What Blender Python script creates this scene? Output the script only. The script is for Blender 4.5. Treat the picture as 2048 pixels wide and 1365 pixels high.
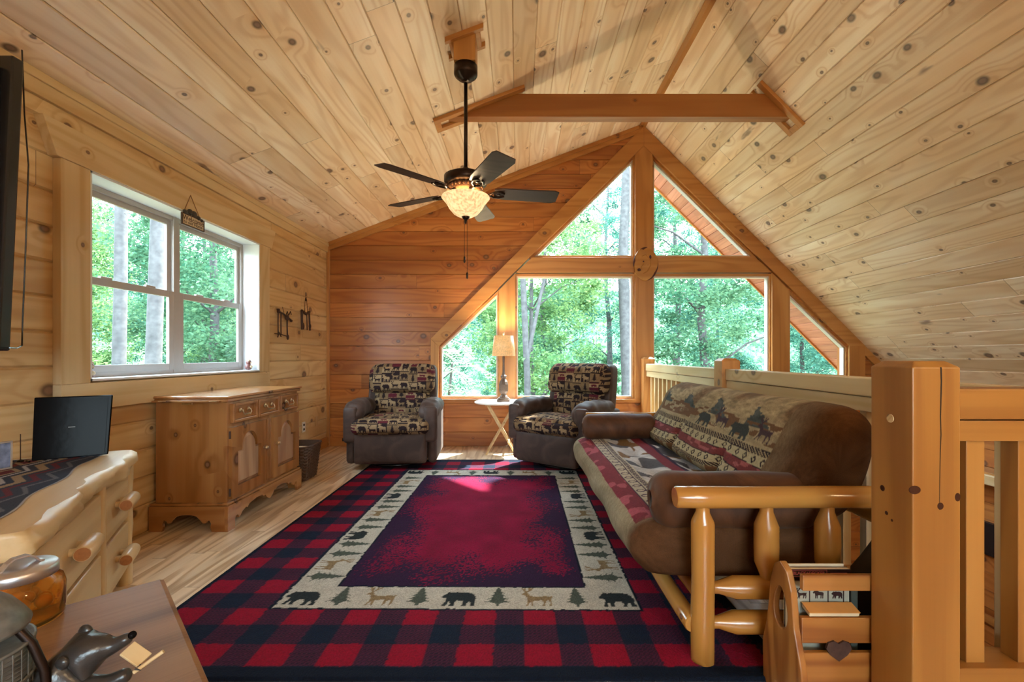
import bpy, math, random
import numpy as np
from mathutils import Vector, Matrix
random.seed(7); RNG = np.random.default_rng(7)
for o in list(bpy.data.objects): bpy.data.objects.remove(o)
SC = bpy.context.scene
COL = SC.collection
# ------------------------------------------------------------------ camera
cam = bpy.data.cameras.new('camera'); cam.sensor_width = 36; cam.lens = 16.0
cam.shift_x = -12/2048; cam.shift_y = 29.5/2048; cam.clip_start = 0.02; cam.clip_end = 400
cam_o = bpy.data.objects.new('camera', cam); COL.objects.link(cam_o)
cam_o.location = (0, 0, 1.15); cam_o.rotation_euler = (math.pi/2, 0, 0)
SC.camera = cam_o
F = 910.2
# ------------------------------------------------------------------ world, sun, exposure
SC.view_settings.view_transform = 'Standard'; SC.view_settings.look = 'None'
SC.view_settings.gamma = 1; SC.view_settings.use_curve_mapping = False
SC.view_settings.exposure = 0.46
SKY = 19.0
wd = bpy.data.worlds.new('sky'); SC.world = wd; wd.use_nodes = True
nt = wd.node_tree; nt.nodes.clear()
wo = nt.nodes.new('ShaderNodeOutputWorld'); wb = nt.nodes.new('ShaderNodeBackground')
tc = nt.nodes.new('ShaderNodeTexCoord'); sp = nt.nodes.new('ShaderNodeSeparateXYZ'); cr = nt.nodes.new('ShaderNodeValToRGB')
nt.links.new(tc.outputs['Generated'], sp.inputs[0]); nt.links.new(sp.outputs['Z'], cr.inputs[0])
cr.color_ramp.elements[0].position = 0.0; cr.color_ramp.elements[0].color = (0.76, 0.89, 1.0, 1)
cr.color_ramp.elements[1].position = 0.8; cr.color_ramp.elements[1].color = (0.60, 0.79, 1.0, 1)
nt.links.new(cr.outputs[0], wb.inputs[0]); wb.inputs[1].default_value = SKY
nt.links.new(wb.outputs[0], wo.inputs[0])
sun = bpy.data.lights.new('sun', 'SUN'); sun.energy = 30.0; sun.angle = 0.02; sun.color = (1.0, 0.98, 0.94)
sun_o = bpy.data.objects.new('sun', sun); COL.objects.link(sun_o)
sun_o.rotation_euler = Vector((0.35, 0.50, 0.80)).to_track_quat('Z', 'Y').to_euler()
FILL_BACK = 58; LAMP_FAN = 14; LAMP_TABLE = 46

# ------------------------------------------------------------------ helpers
def lin(r, g, b):
    f = lambda c: ((c/255+0.055)/1.055)**2.4 if c/255 > 0.04045 else c/255/12.92
    return (f(r), f(g), f(b))
def wpt(px, py, Y): return ((px-1036)*Y/F, Y, 1.15-(py-712)*Y/F)
def tag(o, label=None, cat=None, group=None, kind=None):
    if label: o['label'] = label
    if cat: o['category'] = cat
    if group: o['group'] = group
    if kind: o['kind'] = kind
    return o
def thing(name, label, cat, loc=(0, 0, 0), rz=0.0, group=None, kind=None):
    o = bpy.data.objects.new(name, None); COL.objects.link(o)
    o.location = loc; o.rotation_euler = (0, 0, rz); o.empty_display_size = 0.1
    o['_loc'] = list(loc); o['_rz'] = rz
    return tag(o, label, cat, group, kind)
def w2l(parent, V):
    M = Matrix.Identity(4); p = parent
    chain = []
    while p is not None: chain.append(p); p = p.parent
    for q in reversed(chain):
        M = M @ Matrix.Translation(q.location) @ q.rotation_euler.to_matrix().to_4x4()
    Mi = np.array(M.inverted())
    V = np.asarray(V, float)
    return V @ Mi[:3, :3].T + Mi[:3, 3]
def mesh_obj(name, V, Fc, mat, parent=None, smooth=None, col=None, uv=None, world=False, bevel=0, subsurf=0, seg=2, loc=None):
    if parent is not None and world: V = w2l(parent, V)
    V = np.asarray(V, float)
    if parent is None and loc is not None: V = V-np.asarray(loc, float)
    me = bpy.data.meshes.new(name)
    if isinstance(Fc, np.ndarray):
        nf, k = Fc.shape
        me.vertices.add(len(V)); me.vertices.foreach_set('co', V.astype(np.float32).ravel())
        me.loops.add(nf*k); me.loops.foreach_set('vertex_index', Fc.astype(np.int32).ravel())
        me.polygons.add(nf); me.polygons.foreach_set('loop_start', np.arange(0, nf*k, k, dtype=np.int32))
        me.update(calc_edges=True); me.validate()
    else:
        me.from_pydata([tuple(v) for v in V], [], Fc); me.update()
    n = len(me.polygons)
    if smooth is True: me.polygons.foreach_set('use_smooth', np.ones(n, bool))
    elif smooth is not None and smooth is not False: me.polygons.foreach_set('use_smooth', np.asarray(smooth, bool))
    if col is not None:
        a = me.color_attributes.new('pat', 'FLOAT_COLOR', 'POINT')
        c4 = np.ones((len(V), 4), np.float32); c4[:, :3] = col; a.data.foreach_set('color', c4.ravel())
    if uv is not None:
        l = me.uv_layers.new(name='uv'); vi = np.empty(len(me.loops), np.int32); me.loops.foreach_get('vertex_index', vi)
        l.data.foreach_set('uv', np.asarray(uv, np.float32)[vi].ravel())
    me.materials.append(mat)
    o = bpy.data.objects.new(name, me); COL.objects.link(o)
    if parent is not None: o.parent = parent
    elif loc is not None: o.location = loc
    if bevel:
        m = o.modifiers.new('bevel', 'BEVEL'); m.width = bevel; m.segments = seg; m.limit_method = 'ANGLE'; m.angle_limit = 0.6
    if subsurf:
        m = o.modifiers.new('sub', 'SUBSURF'); m.levels = subsurf; m.render_levels = subsurf
    return o
class MB:
    def __init__(s): s.V = []; s.F = []; s.S = []
    def add(s, V, Fc, sm=False):
        b = len(s.V); s.V += [tuple(map(float, v)) for v in V]
        for f in Fc: s.F.append([b+i for i in f]); s.S.append(sm)
        return s
    def box(s, x0, x1, y0, y1, z0, z1):
        V = [(x, y, z) for x in (x0, x1) for y in (y0, y1) for z in (z0, z1)]
        return s.add(V, [(0, 1, 3, 2), (4, 6, 7, 5), (0, 4, 5, 1), (2, 3, 7, 6), (0, 2, 6, 4), (1, 5, 7, 3)])
    def obox(s, c, half, R):
        V = []
        for x in (-1, 1):
            for y in (-1, 1):
                for z in (-1, 1):
                    V.append(tuple(Vector(c)+R @ Vector((x*half[0], y*half[1], z*half[2]))))
        return s.add(V, [(0, 1, 3, 2), (4, 6, 7, 5), (0, 4, 5, 1), (2, 3, 7, 6), (0, 2, 6, 4), (1, 5, 7, 3)])
    def bar(s, a, b, w, h, up=(0, 0, 1)):
        a = Vector(a); b = Vector(b); x = (b-a).normalized(); y = Vector(up).cross(x)
        if y.length < 1e-5: y = Vector((0, 1, 0)).cross(x)
        y.normalize(); z = x.cross(y); R = Matrix((x, y, z)).transposed()
        return s.obox((a+b)/2, ((b-a).length/2, w/2, h/2), R)
    def prism(s, pts, vec, sm=False):
        n = len(pts); v = Vector(vec)
        V = [tuple(p) for p in pts]+[tuple(Vector(p)+v) for p in pts]
        return s.add(V, [list(range(n))[::-1], list(range(n, 2*n))]+[(i, (i+1) % n, (i+1) % n+n, i+n) for i in range(n)], sm)
    def tube(s, pts, rad, n=12, cap=True):
        pts = [Vector(p) for p in pts]
        if not hasattr(rad, '__len__'): rad = [rad]*len(pts)
        rings = []; prev = None
        for i, p in enumerate(pts):
            d = (pts[min(i+1, len(pts)-1)]-pts[max(i-1, 0)]).normalized()
            if prev is None:
                u = d.cross(Vector((0, 0, 1)));
                if u.length < 0.05: u = d.cross(Vector((1, 0, 0)))
            else: u = prev-d*prev.dot(d)
            u.normalize(); prev = u; w = d.cross(u)
            rings.append([p+(u*math.cos(2*math.pi*k/n)+w*math.sin(2*math.pi*k/n))*rad[i] for k in range(n)])
        V = [v for r in rings for v in r]
        s.add(V, [(i*n+k, i*n+(k+1) % n, (i+1)*n+(k+1) % n, (i+1)*n+k) for i in range(len(pts)-1) for k in range(n)], True)
        if cap:
            s.add(rings[0], [list(range(n))[::-1]]); s.add(rings[-1], [list(range(n))])
        return s
    def lathe(s, prof, c=(0, 0, 0), n=28, sm=True, sq=False):
        V = []; m = len(prof)
        for r, z in prof:
            for k in range(n):
                a = 2*math.pi*(k+(0.5 if sq else 0))/n; V.append((c[0]+r*math.cos(a), c[1]+r*math.sin(a), c[2]+z))
        Fc = [(i*n+k, i*n+(k+1) % n, (i+1)*n+(k+1) % n, (i+1)*n+k) for i in range(m-1) for k in range(n)]
        if prof[0][0] > 1e-6: Fc.append(list(range(n))[::-1])
        if prof[-1][0] > 1e-6: Fc.append(list(range((m-1)*n, m*n)))
        return s.add(V, Fc, sm)
    def ball(s, c, r, n=14, m=9):
        if not hasattr(r, '__len__'): r = (r, r, r)
        V = []
        for i in range(m+1):
            t = math.pi*i/m
            for k in range(n):
                a = 2*math.pi*k/n
                V.append((c[0]+r[0]*math.sin(t)*math.cos(a), c[1]+r[1]*math.sin(t)*math.sin(a), c[2]-r[2]*math.cos(t)))
        return s.add(V, [(i*n+k, i*n+(k+1) % n, (i+1)*n+(k+1) % n, (i+1)*n+k) for i in range(m) for k in range(n)], True)
    def build(s, name, mat, parent=None, world=False, bevel=0, **k):
        return mesh_obj(name, s.V, s.F, mat, parent, smooth=s.S, world=world, bevel=bevel, **k)
def grid_faces(nu, nv, wrap=False):
    i, j = np.meshgrid(np.arange(nu-1), np.arange(nv if wrap else nv-1), indexing='ij')
    j2 = (j+1) % nv
    return np.stack([i*nv+j, (i+1)*nv+j, (i+1)*nv+j2, i*nv+j2], -1).reshape(-1, 4)
def rbox(h, r, n):
    """rounded box surface: half sizes h, edge radius r, grid counts n"""
    Vs = []; Fs = []; base = 0; h = np.array(h, float)
    for ax in range(3):
        a, b = [i for i in range(3) if i != ax]
        for sgn in (-1, 1):
            ga = np.linspace(-1, 1, n[a]); gb = np.linspace(-1, 1, n[b])
            A, B = np.meshgrid(ga, gb, indexing='ij')
            P = np.zeros((n[a]*n[b], 3)); P[:, a] = A.ravel()*h[a]; P[:, b] = B.ravel()*h[b]; P[:, ax] = sgn*h[ax]
            f = grid_faces(n[a], n[b])+base
            flip = (sgn > 0) ^ (ax == 1)
            if not flip: f = f[:, ::-1]
            Vs.append(P); Fs.append(f); base += len(P)
    V = np.vstack(Vs); Fc = np.vstack(Fs)
    key = np.round(V/1e-5).astype(np.int64); _, idx, inv = np.unique(key, axis=0, return_index=True, return_inverse=True)
    V = V[idx]; Fc = inv.ravel()[Fc]
    flat = V.copy()
    rr = np.minimum(r, h-1e-4)
    inner = np.clip(V, -(h-rr), h-rr); d = V-inner
    L = np.linalg.norm(d/rr, axis=1, keepdims=True); L[L < 1e-9] = 1
    out = inner+d/L
    return out, Fc, flat/h
def hsh(i, j=0, k=0):
    x = np.sin(np.asarray(i)*127.1+np.asarray(j)*311.7+k*74.7)*43758.5453
    return x-np.floor(x)
def vnoise(x, y, seed=0):
    xi = np.floor(x); yi = np.floor(y); fx = x-xi; fy = y-yi; fx = fx*fx*(3-2*fx); fy = fy*fy*(3-2*fy)
    a = hsh(xi, yi, seed); b = hsh(xi+1, yi, seed); c = hsh(xi, yi+1, seed); d = hsh(xi+1, yi+1, seed)
    return (a*(1-fx)+b*fx)*(1-fy)+(c*(1-fx)+d*fx)*fy

# ------------------------------------------------------------------ materials
def newmat(name):
    m = bpy.data.materials.new(name); m.use_nodes = True; n = m.node_tree; n.nodes.clear()
    return m, n
def N(nt, t, **k):
    n = nt.nodes.new(t)
    for a, b in k.items(): setattr(n, a, b)
    return n
def math_(nt, op, a, b=None, c=None, clamp=False):
    n = N(nt, 'ShaderNodeMath', operation=op); n.use_clamp = clamp
    for i, v in enumerate((a, b, c)):
        if v is None: continue
        if isinstance(v, (int, float)): n.inputs[i].default_value = v
        else: nt.links.new(v, n.inputs[i])
    return n.outputs[0]
def mix(nt, f, a, b, mode='MIX'):
    n = N(nt, 'ShaderNodeMix', data_type='RGBA', blend_type=mode)
    for i, v in ((0, f), (6, a), (7, b)):
        if isinstance(v, (int, float)): n.inputs[i].default_value = v
        elif isinstance(v, tuple): n.inputs[i].default_value = (*v[:3], 1)
        else: nt.links.new(v, n.inputs[i])
    return n.outputs[2]
def smooth_(nt, v, lo, hi):
    n = N(nt, 'ShaderNodeMapRange', interpolation_type='SMOOTHSTEP'); nt.links.new(v, n.inputs[0])
    n.inputs[1].default_value = lo; n.inputs[2].default_value = hi
    return n.outputs[0]
def principled(nt, col, rough=0.5, metal=0.0, bump=None, bs=0.1, bd=0.01, spec=0.5, coat=0.0, sheen=0.0, **k):
    p = N(nt, 'ShaderNodeBsdfPrincipled'); o = N(nt, 'ShaderNodeOutputMaterial')
    if isinstance(col, tuple): p.inputs['Base Color'].default_value = (*col[:3], 1)
    else: nt.links.new(col, p.inputs['Base Color'])
    if isinstance(rough, (int, float)): p.inputs['Roughness'].default_value = rough
    else: nt.links.new(rough, p.inputs['Roughness'])
    p.inputs['Metallic'].default_value = metal; p.inputs['Specular IOR Level'].default_value = spec
    p.inputs['Coat Weight'].default_value = coat; p.inputs['Coat Roughness'].default_value = 0.15
    p.inputs['Sheen Weight'].default_value = sheen
    if bump is not None:
        b = N(nt, 'ShaderNodeBump'); b.inputs['Strength'].default_value = bs; b.inputs['Distance'].default_value = bd
        nt.links.new(bump, b.inputs['Height']); nt.links.new(b.outputs[0], p.inputs['Normal'])
    nt.links.new(p.outputs[0], o.inputs[0])
    return p
def simple(name, col, rough=0.5, metal=0.0, var=0.12, scale=30, **k):
    m, n = newmat(name)
    tcn = N(n, 'ShaderNodeTexCoord'); no = N(n, 'ShaderNodeTexNoise'); no.inputs['Scale'].default_value = scale; no.inputs['Detail'].default_value = 4
    n.links.new(tcn.outputs['Object'], no.inputs['Vector'])
    c = mix(n, no.outputs[0], tuple(x*(1-var) for x in col), tuple(min(1, x*(1+var)) for x in col))
    principled(n, c, rough, metal, bump=no.outputs[0], bs=k.pop('bs', 0.05), bd=0.003, **k)
    return m
def wood(name, base, dark, light, axis='X', src='OBJECT', board=0.0, blen=3.2, knots=0.5, kscale=4.0, kr=0.075, ring=26.0, rough=0.38,
         tint=0.22, kcol=(0.055, 0.022, 0.01), fine=70, coat=0.0, seed=0.0, gmix=0.55, blue=0.0, hue=0.0, spec=0.5):
    m, n = newmat(name); L = n.links
    tcn = N(n, 'ShaderNodeTexCoord')
    s = N(n, 'ShaderNodeSeparateXYZ'); L.new(tcn.outputs['UV' if src == 'UV' else 'Object'], s.inputs[0])
    X, Y, Z = s.outputs
    a, b, c = {'X': (X, Y, Z), 'Y': (Y, X, Z), 'Z': (Z, X, Y)}[axis]
    if board:
        bi = math_(n, 'FLOOR', math_(n, 'DIVIDE', b, board))
        w1 = N(n, 'ShaderNodeTexWhiteNoise', noise_dimensions='1D'); L.new(math_(n, 'ADD', bi, seed+0.37), w1.inputs['W'])
        off = math_(n, 'MULTIPLY', w1.outputs[0], 29.0)
        aj = math_(n, 'DIVIDE', math_(n, 'ADD', a, off), blen); pj = math_(n, 'FLOOR', aj)
        w2 = N(n, 'ShaderNodeTexWhiteNoise', noise_dimensions='2D'); cv = N(n, 'ShaderNodeCombineXYZ'); L.new(bi, cv.inputs[0]); L.new(pj, cv.inputs[1]); L.new(cv.outputs[0], w2.inputs['Vector'])
        pr = w2.outputs[0]
        fr = math_(n, 'SUBTRACT', aj, pj); butt = math_(n, 'LESS_THAN', fr, 0.003/blen)
        a = math_(n, 'ADD', a, math_(n, 'MULTIPLY', pr, 53.0)); c = math_(n, 'ADD', c, math_(n, 'MULTIPLY', pr, 17.0))
    else: pr = None; butt = None
    def vec(sa, sb, sc):
        cv = N(n, 'ShaderNodeCombineXYZ'); L.new(math_(n, 'MULTIPLY', a, sa), cv.inputs[0]); L.new(math_(n, 'MULTIPLY', b, sb), cv.inputs[1]); L.new(math_(n, 'MULTIPLY', c, sc), cv.inputs[2])
        return cv.outputs[0]
    # knots
    vo = N(n, 'ShaderNodeTexVoronoi', feature='F1'); vo.inputs['Scale'].default_value = 1.0
    vo.voronoi_dimensions = '2D'; kv = N(n, 'ShaderNodeCombineXYZ')
    L.new(math_(n, 'MULTIPLY', a, kscale*0.8), kv.inputs[0])
    bb = b if src == 'UV' else math_(n, 'ADD', math_(n, 'ADD', b, c), seed)
    L.new(math_(n, 'MULTIPLY_ADD', bb, kscale, math_(n, 'MULTIPLY', pr, 31.0) if pr is not None else 0.0), kv.inputs[1]); L.new(kv.outputs[0], vo.inputs['Vector'])
    sc_ = N(n, 'ShaderNodeSeparateColor'); L.new(vo.outputs['Color'], sc_.inputs[0])
    present = math_(n, 'LESS_THAN', sc_.outputs[0], knots)
    rad = math_(n, 'MULTIPLY_ADD', math_(n, 'POWER', sc_.outputs[1], 2.0), kr*1.3, kr*0.35)
    dn = math_(n, 'DIVIDE', vo.outputs['Distance'], rad)
    kn = math_(n, 'MULTIPLY', math_(n, 'SUBTRACT', 1.0, smooth_(n, dn, 0.55, 1.30)), present)
    halo = math_(n, 'MULTIPLY', math_(n, 'SUBTRACT', 1.0, smooth_(n, dn, 0.9, 4.5)), present)
    core = math_(n, 'SUBTRACT', 1.0, smooth_(n, dn, 0.3, 0.75))
    # rings
    n1 = N(n, 'ShaderNodeTexNoise'); n1.inputs['Scale'].default_value = 1; n1.inputs['Detail'].default_value = 2; n1.inputs['Roughness'].default_value = 0.4
    L.new(vec(0.35, 3.2, 3.2), n1.inputs['Vector'])
    h = math_(n, 'ADD', n1.outputs[0], math_(n, 'MULTIPLY', halo, 0.10))
    sn = math_(n, 'SINE', math_(n, 'MULTIPLY', h, ring*6.283/2))
    sn = math_(n, 'MULTIPLY_ADD', sn, 0.5, 0.5); sn = math_(n, 'POWER', sn, 2.0)
    n2 = N(n, 'ShaderNodeTexNoise'); n2.inputs['Scale'].default_value = 1; n2.inputs['Detail'].default_value = 4
    L.new(vec(1.6, fine, fine), n2.inputs['Vector'])
    n3 = N(n, 'ShaderNodeTexNoise'); n3.inputs['Scale'].default_value = 1; n3.inputs['Detail'].default_value = 3
    L.new(vec(0.7, 5, 5), n3.inputs['Vector'])
    g = math_(n, 'MULTIPLY_ADD', n2.outputs[0], 0.5, math_(n, 'MULTIPLY', sn, 0.5))
    g = math_(n, 'MULTIPLY', smooth_(n, g, 0.15, 0.85), gmix)
    g = math_(n, 'ADD', g, math_(n, 'MULTIPLY', halo, 0.22), clamp=True)
    col = mix(n, smooth_(n, n3.outputs[0], 0.35, 0.72), base, light)
    col = mix(n, g, col, dark)
    if blue: # bluish-brown bark streaks seen in knotty pine
        n4 = N(n, 'ShaderNodeTexNoise'); n4.inputs['Scale'].default_value = 1; n4.inputs['Detail'].default_value = 3; L.new(vec(2.0, 7, 7), n4.inputs['Vector'])
        col = mix(n, math_(n, 'MULTIPLY', smooth_(n, n4.outputs[0], 0.70, 0.78), blue), col, (0.17, 0.10, 0.075))
    if pr is not None:
        tv = math_(n, 'MULTIPLY_ADD', pr, tint*2, 1-tint)
        tcx = N(n, 'ShaderNodeCombineColor'); L.new(tv, tcx.inputs[0]); L.new(math_(n, 'POWER', tv, 1.15+hue), tcx.inputs[1]); L.new(math_(n, 'POWER', tv, 1.4+hue*2), tcx.inputs[2])
        col = mix(n, 1.0, col, tcx.outputs[0], 'MULTIPLY')
    kc = mix(n, core, kcol, tuple(x*3.0+0.02 for x in kcol))
    col = mix(n, math_(n, 'MULTIPLY', kn, 0.9), col, kc)
    if butt is not None: col = mix(n, math_(n, 'MULTIPLY', butt, 0.75), col, (0.05, 0.025, 0.012))
    principled(n, col, rough, bump=g, bs=0.06, bd=0.004, coat=coat, spec=spec)
    return m
P_BASE = (0.60, 0.335, 0.135); P_DARK = (0.40, 0.175, 0.05); P_LIGHT = (0.70, 0.44, 0.20)
M = {}
M['ceil'] = wood('ceiling_pine', (0.79, 0.60, 0.40), (0.56, 0.34, 0.17), (0.90, 0.79, 0.63), src='UV', board=0.182, blen=3.0, knots=0.46, kscale=4.8, tint=0.12, blue=0.75, kr=0.10, gmix=0.42, kcol=(0.05, 0.028, 0.022))
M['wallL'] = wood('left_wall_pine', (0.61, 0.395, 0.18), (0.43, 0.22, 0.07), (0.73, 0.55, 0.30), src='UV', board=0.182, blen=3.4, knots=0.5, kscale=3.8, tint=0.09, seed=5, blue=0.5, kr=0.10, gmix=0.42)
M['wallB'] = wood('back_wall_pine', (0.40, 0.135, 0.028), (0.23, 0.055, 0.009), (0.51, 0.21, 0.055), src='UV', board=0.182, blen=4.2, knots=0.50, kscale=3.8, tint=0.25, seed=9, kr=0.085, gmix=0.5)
for ax in 'XYZ':
    M['trim'+ax] = wood('pine_trim_'+ax, (0.45, 0.195, 0.048), (0.29, 0.10, 0.02), (0.53, 0.26, 0.078), axis=ax, knots=0.14, kscale=4, ring=18, gmix=0.45, seed=3)
    M['pale'+ax] = wood('pale_pine_'+ax, (0.60, 0.43, 0.225), (0.45, 0.26, 0.09), (0.70, 0.55, 0.33), axis=ax, knots=0.22, kscale=5, ring=18, gmix=0.5)
    M['log'+ax] = wood('golden_log_'+ax, (0.43, 0.19, 0.035), (0.27, 0.095, 0.014), (0.50, 0.25, 0.06), axis=ax, knots=0.16, kscale=7, ring=14, gmix=0.45, rough=0.22, coat=0.4)
    M['oak'+ax] = wood('rack_oak_'+ax, (0.34, 0.13, 0.028), (0.19, 0.055, 0.01), (0.43, 0.20, 0.055), axis=ax, knots=0.05, ring=30, gmix=0.8, rough=0.3, coat=0.3)
    M['cab'+ax] = wood('cabinet_pine_'+ax, (0.32, 0.13, 0.035), (0.19, 0.065, 0.016), (0.40, 0.19, 0.065), axis=ax, knots=0.40, kscale=6, kr=0.14, ring=12, gmix=0.5, rough=0.25, coat=0.5)
for ax in 'XZ': M['newel'+ax] = wood('newel_pine_'+ax, (0.33, 0.135, 0.024), (0.20, 0.065, 0.01), (0.40, 0.18, 0.04), axis=ax, knots=0.10, kscale=4, ring=16, gmix=0.5, fine=90)
M['beam'] = wood('beam_pine', (0.31, 0.115, 0.026), (0.2, 0.065, 0.012), (0.37, 0.155, 0.04), axis='X', knots=0.22, kscale=5, ring=14, gmix=0.45)
M['floor'] = wood('oak_floor', (0.74, 0.55, 0.34), (0.38, 0.22, 0.10), (0.85, 0.70, 0.50), axis='Y', board=0.083, blen=1.1, knots=0.0, ring=26, tint=0.12, rough=0.30, gmix=0.8, coat=0.35, fine=110)
M['endgrain'] = simple('end_grain', (0.36, 0.15, 0.045), 0.5, var=0.3, scale=90)
M['desk'] = wood('brown_table_oak', (0.28, 0.155, 0.075), (0.11, 0.052, 0.024), (0.35, 0.205, 0.105), axis='Y', knots=0.0, ring=8, gmix=0.85, rough=0.5, fine=190, spec=0.25)
M['soffit'] = wood('soffit_red', (0.42, 0.15, 0.09), (0.30, 0.09, 0.05), (0.5, 0.2, 0.12), src='UV', board=0.14, knots=0.2, tint=0.15)
M['vinyl'] = simple('window_vinyl', (0.40, 0.37, 0.34), 0.4, var=0.03)
M['white'] = simple('white_jamb', (0.72, 0.76, 0.80), 0.5, var=0.03)
M['wframe'] = simple('gable_frame', (0.62, 0.55, 0.50), 0.45, var=0.05)
M['bronze'] = simple('oil_rubbed_bronze', (0.035, 0.022, 0.018), 0.35, metal=0.8, var=0.3)
M['black'] = simple('black_plastic', (0.012, 0.011, 0.011), 0.25, var=0.1)
M['blackgloss'] = simple('black_gloss', (0.006, 0.005, 0.005), 0.12, var=0.1, spec=0.03)
M['iron'] = simple('rust_iron', (0.06, 0.028, 0.02), 0.6, metal=0.3, var=0.5, scale=60)
M['brass'] = simple('aged_brass', (0.55, 0.42, 0.25), 0.28, metal=1.0, var=0.2)
M['steel'] = simple('brushed_steel', (0.62, 0.60, 0.62), 0.38, metal=0.9, var=0.06)
M['wtable'] = simple('white_tabletop', (0.74, 0.66, 0.58), 0.3, var=0.04)
M['cream'] = simple('cream_paper', (0.62, 0.5, 0.33), 0.8, var=0.08)
M['lampwood'] = simple('distressed_wood', (0.13, 0.085, 0.06), 0.5, var=0.5, scale=90)
M['outlet'] = simple('outlet_white', (0.7, 0.66, 0.6), 0.4, var=0.02)
M['almond'] = simple('outlet_almond', (0.55, 0.36, 0.18), 0.4, var=0.02)
M['cloth_black'] = simple('black_strap', (0.015, 0.012, 0.012), 0.7, var=0.3)
M['leafground'] = simple('forest_floor', (0.10, 0.085, 0.03), 0.9, var=0.5, scale=2)
M['bark'] = simple('tree_bark', (0.055, 0.052, 0.052), 0.95, var=0.85, scale=9, bs=0.9)
def suede(name, c1, c2, sheen=0.35):
    m, n = newmat(name); tcn = N(n, 'ShaderNodeTexCoord')
    no = N(n, 'ShaderNodeTexNoise'); no.inputs['Scale'].default_value = 5; no.inputs['Detail'].default_value = 6; no.inputs['Distortion'].default_value = 1.2
    n.links.new(tcn.outputs['Object'], no.inputs['Vector'])
    n2 = N(n, 'ShaderNodeTexNoise'); n2.inputs['Scale'].default_value = 260; n2.inputs['Detail'].default_value = 2; n.links.new(tcn.outputs['Object'], n2.inputs['Vector'])
    c = mix(n, smooth_(n, no.outputs[0], 0.3, 0.7), c1, c2); c = mix(n, math_(n, 'MULTIPLY', n2.outputs[0], 0.35), c, tuple(x*0.4 for x in c1))
    p = principled(n, c, 0.62, bump=no.outputs[0], bs=0.25, bd=0.02, sheen=sheen, spec=0.35); p.inputs['Sheen Roughness'].default_value = 0.4
    p.inputs['Sheen Tint'].default_value = (0.8, 0.75, 0.7, 1)
    return m
M['suede'] = suede('recliner_suede', (0.040, 0.021, 0.015), (0.080, 0.045, 0.034), 0.07)
M['suede2'] = suede('futon_suede', (0.060, 0.020, 0.007), (0.13, 0.050, 0.020), 0.10)
def fabric(name, rough=0.85, bs=0.4, fs=420, var=0.35, bd=0.004):
    m, n = newmat(name); tcn = N(n, 'ShaderNodeTexCoord')
    at = N(n, 'ShaderNodeVertexColor', layer_name='pat')
    no = N(n, 'ShaderNodeTexNoise'); no.inputs['Scale'].default_value = fs; no.inputs['Detail'].default_value = 3; n.links.new(tcn.outputs['Object'], no.inputs['Vector'])
    c = mix(n, math_(n, 'MULTIPLY', smooth_(n, no.outputs[0], 0.3, 0.7), var), at.outputs[0], (0.01, 0.01, 0.01))
    principled(n, c, rough, bump=no.outputs[0], bs=bs, bd=bd, sheen=0.0, spec=0.08)
    return m
M['tapestry'] = fabric('woven_tapestry'); M['rug'] = fabric('rug_pile', 0.95, 0.7, 170, 0.35, 0.01); M['runner'] = fabric('runner_weave')
M['pat'] = fabric('patterned_surface', 0.5, 0.05, 60, 0.05)
def glass(name, tint=(0.97, 1.0, 0.98)):
    m, n = newmat(name); o = N(n, 'ShaderNodeOutputMaterial'); t = N(n, 'ShaderNodeBsdfTransparent'); g = N(n, 'ShaderNodeBsdfGlossy'); mx = N(n, 'ShaderNodeMixShader'); lw = N(n, 'ShaderNodeLayerWeight')
    t.inputs[0].default_value = (*tint, 1); g.inputs['Roughness'].default_value = 0.01; lw.inputs['Blend'].default_value = 0.5
    f = math_(n, 'MULTIPLY_ADD', math_(n, 'POWER', lw.outputs['Facing'], 4.0), 0.35, 0.0)
    n.links.new(f, mx.inputs[0]); n.links.new(t.outputs[0], mx.inputs[1]); n.links.new(g.outputs[0], mx.inputs[2]); n.links.new(mx.outputs[0], o.inputs[0])
    return m
M['glass'] = glass('window_glass')
def amber():
    m, n = newmat('amber_glass'); p = principled(n, (0.95, 0.62, 0.18), 0.03); p.inputs['Transmission Weight'].default_value = 0.95; p.inputs['IOR'].default_value = 1.3
    return m
M['amber'] = amber()
def glow(name, col, strength, mott=0.5, base=(0.8, 0.6, 0.35)):
    m, n = newmat(name); tcn = N(n, 'ShaderNodeTexCoord'); no = N(n, 'ShaderNodeTexNoise'); no.inputs['Scale'].default_value = 60; no.inputs['Detail'].default_value = 4
    n.links.new(tcn.outputs['Object'], no.inputs['Vector'])
    c = mix(n, smooth_(n, no.outputs[0], 0.35, 0.62), tuple(x*(1-mott) for x in col), col)
    p = principled(n, base, 0.35); n.links.new(c, p.inputs['Emission Color']); p.inputs['Emission Strength'].default_value = strength
    return m
M['bowl'] = glow('scavo_glass_lit', (1.0, 0.70, 0.34), 0.80, 0.55)
M['shade'] = glow('burlap_shade_lit', (0.9, 0.48, 0.17), 0.55, 0.35, (0.5, 0.35, 0.2))
M['globe'] = glow('lit_globe', (1.0, 0.72, 0.42), 1.5, 0.05)
def leafmat():
    m, n = newmat('leaves'); at = N(n, 'ShaderNodeVertexColor', layer_name='pat'); o = N(n, 'ShaderNodeOutputMaterial')
    d = N(n, 'ShaderNodeBsdfDiffuse'); t = N(n, 'ShaderNodeBsdfTranslucent'); mx = N(n, 'ShaderNodeMixShader'); mx.inputs[0].default_value = 0.45
    n.links.new(at.outputs[0], d.inputs[0]); n.links.new(at.outputs[0], t.inputs[0]); n.links.new(d.outputs[0], mx.inputs[1]); n.links.new(t.outputs[0], mx.inputs[2]); n.links.new(mx.outputs[0], o.inputs[0])
    return m
M['leaf'] = leafmat()
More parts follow.
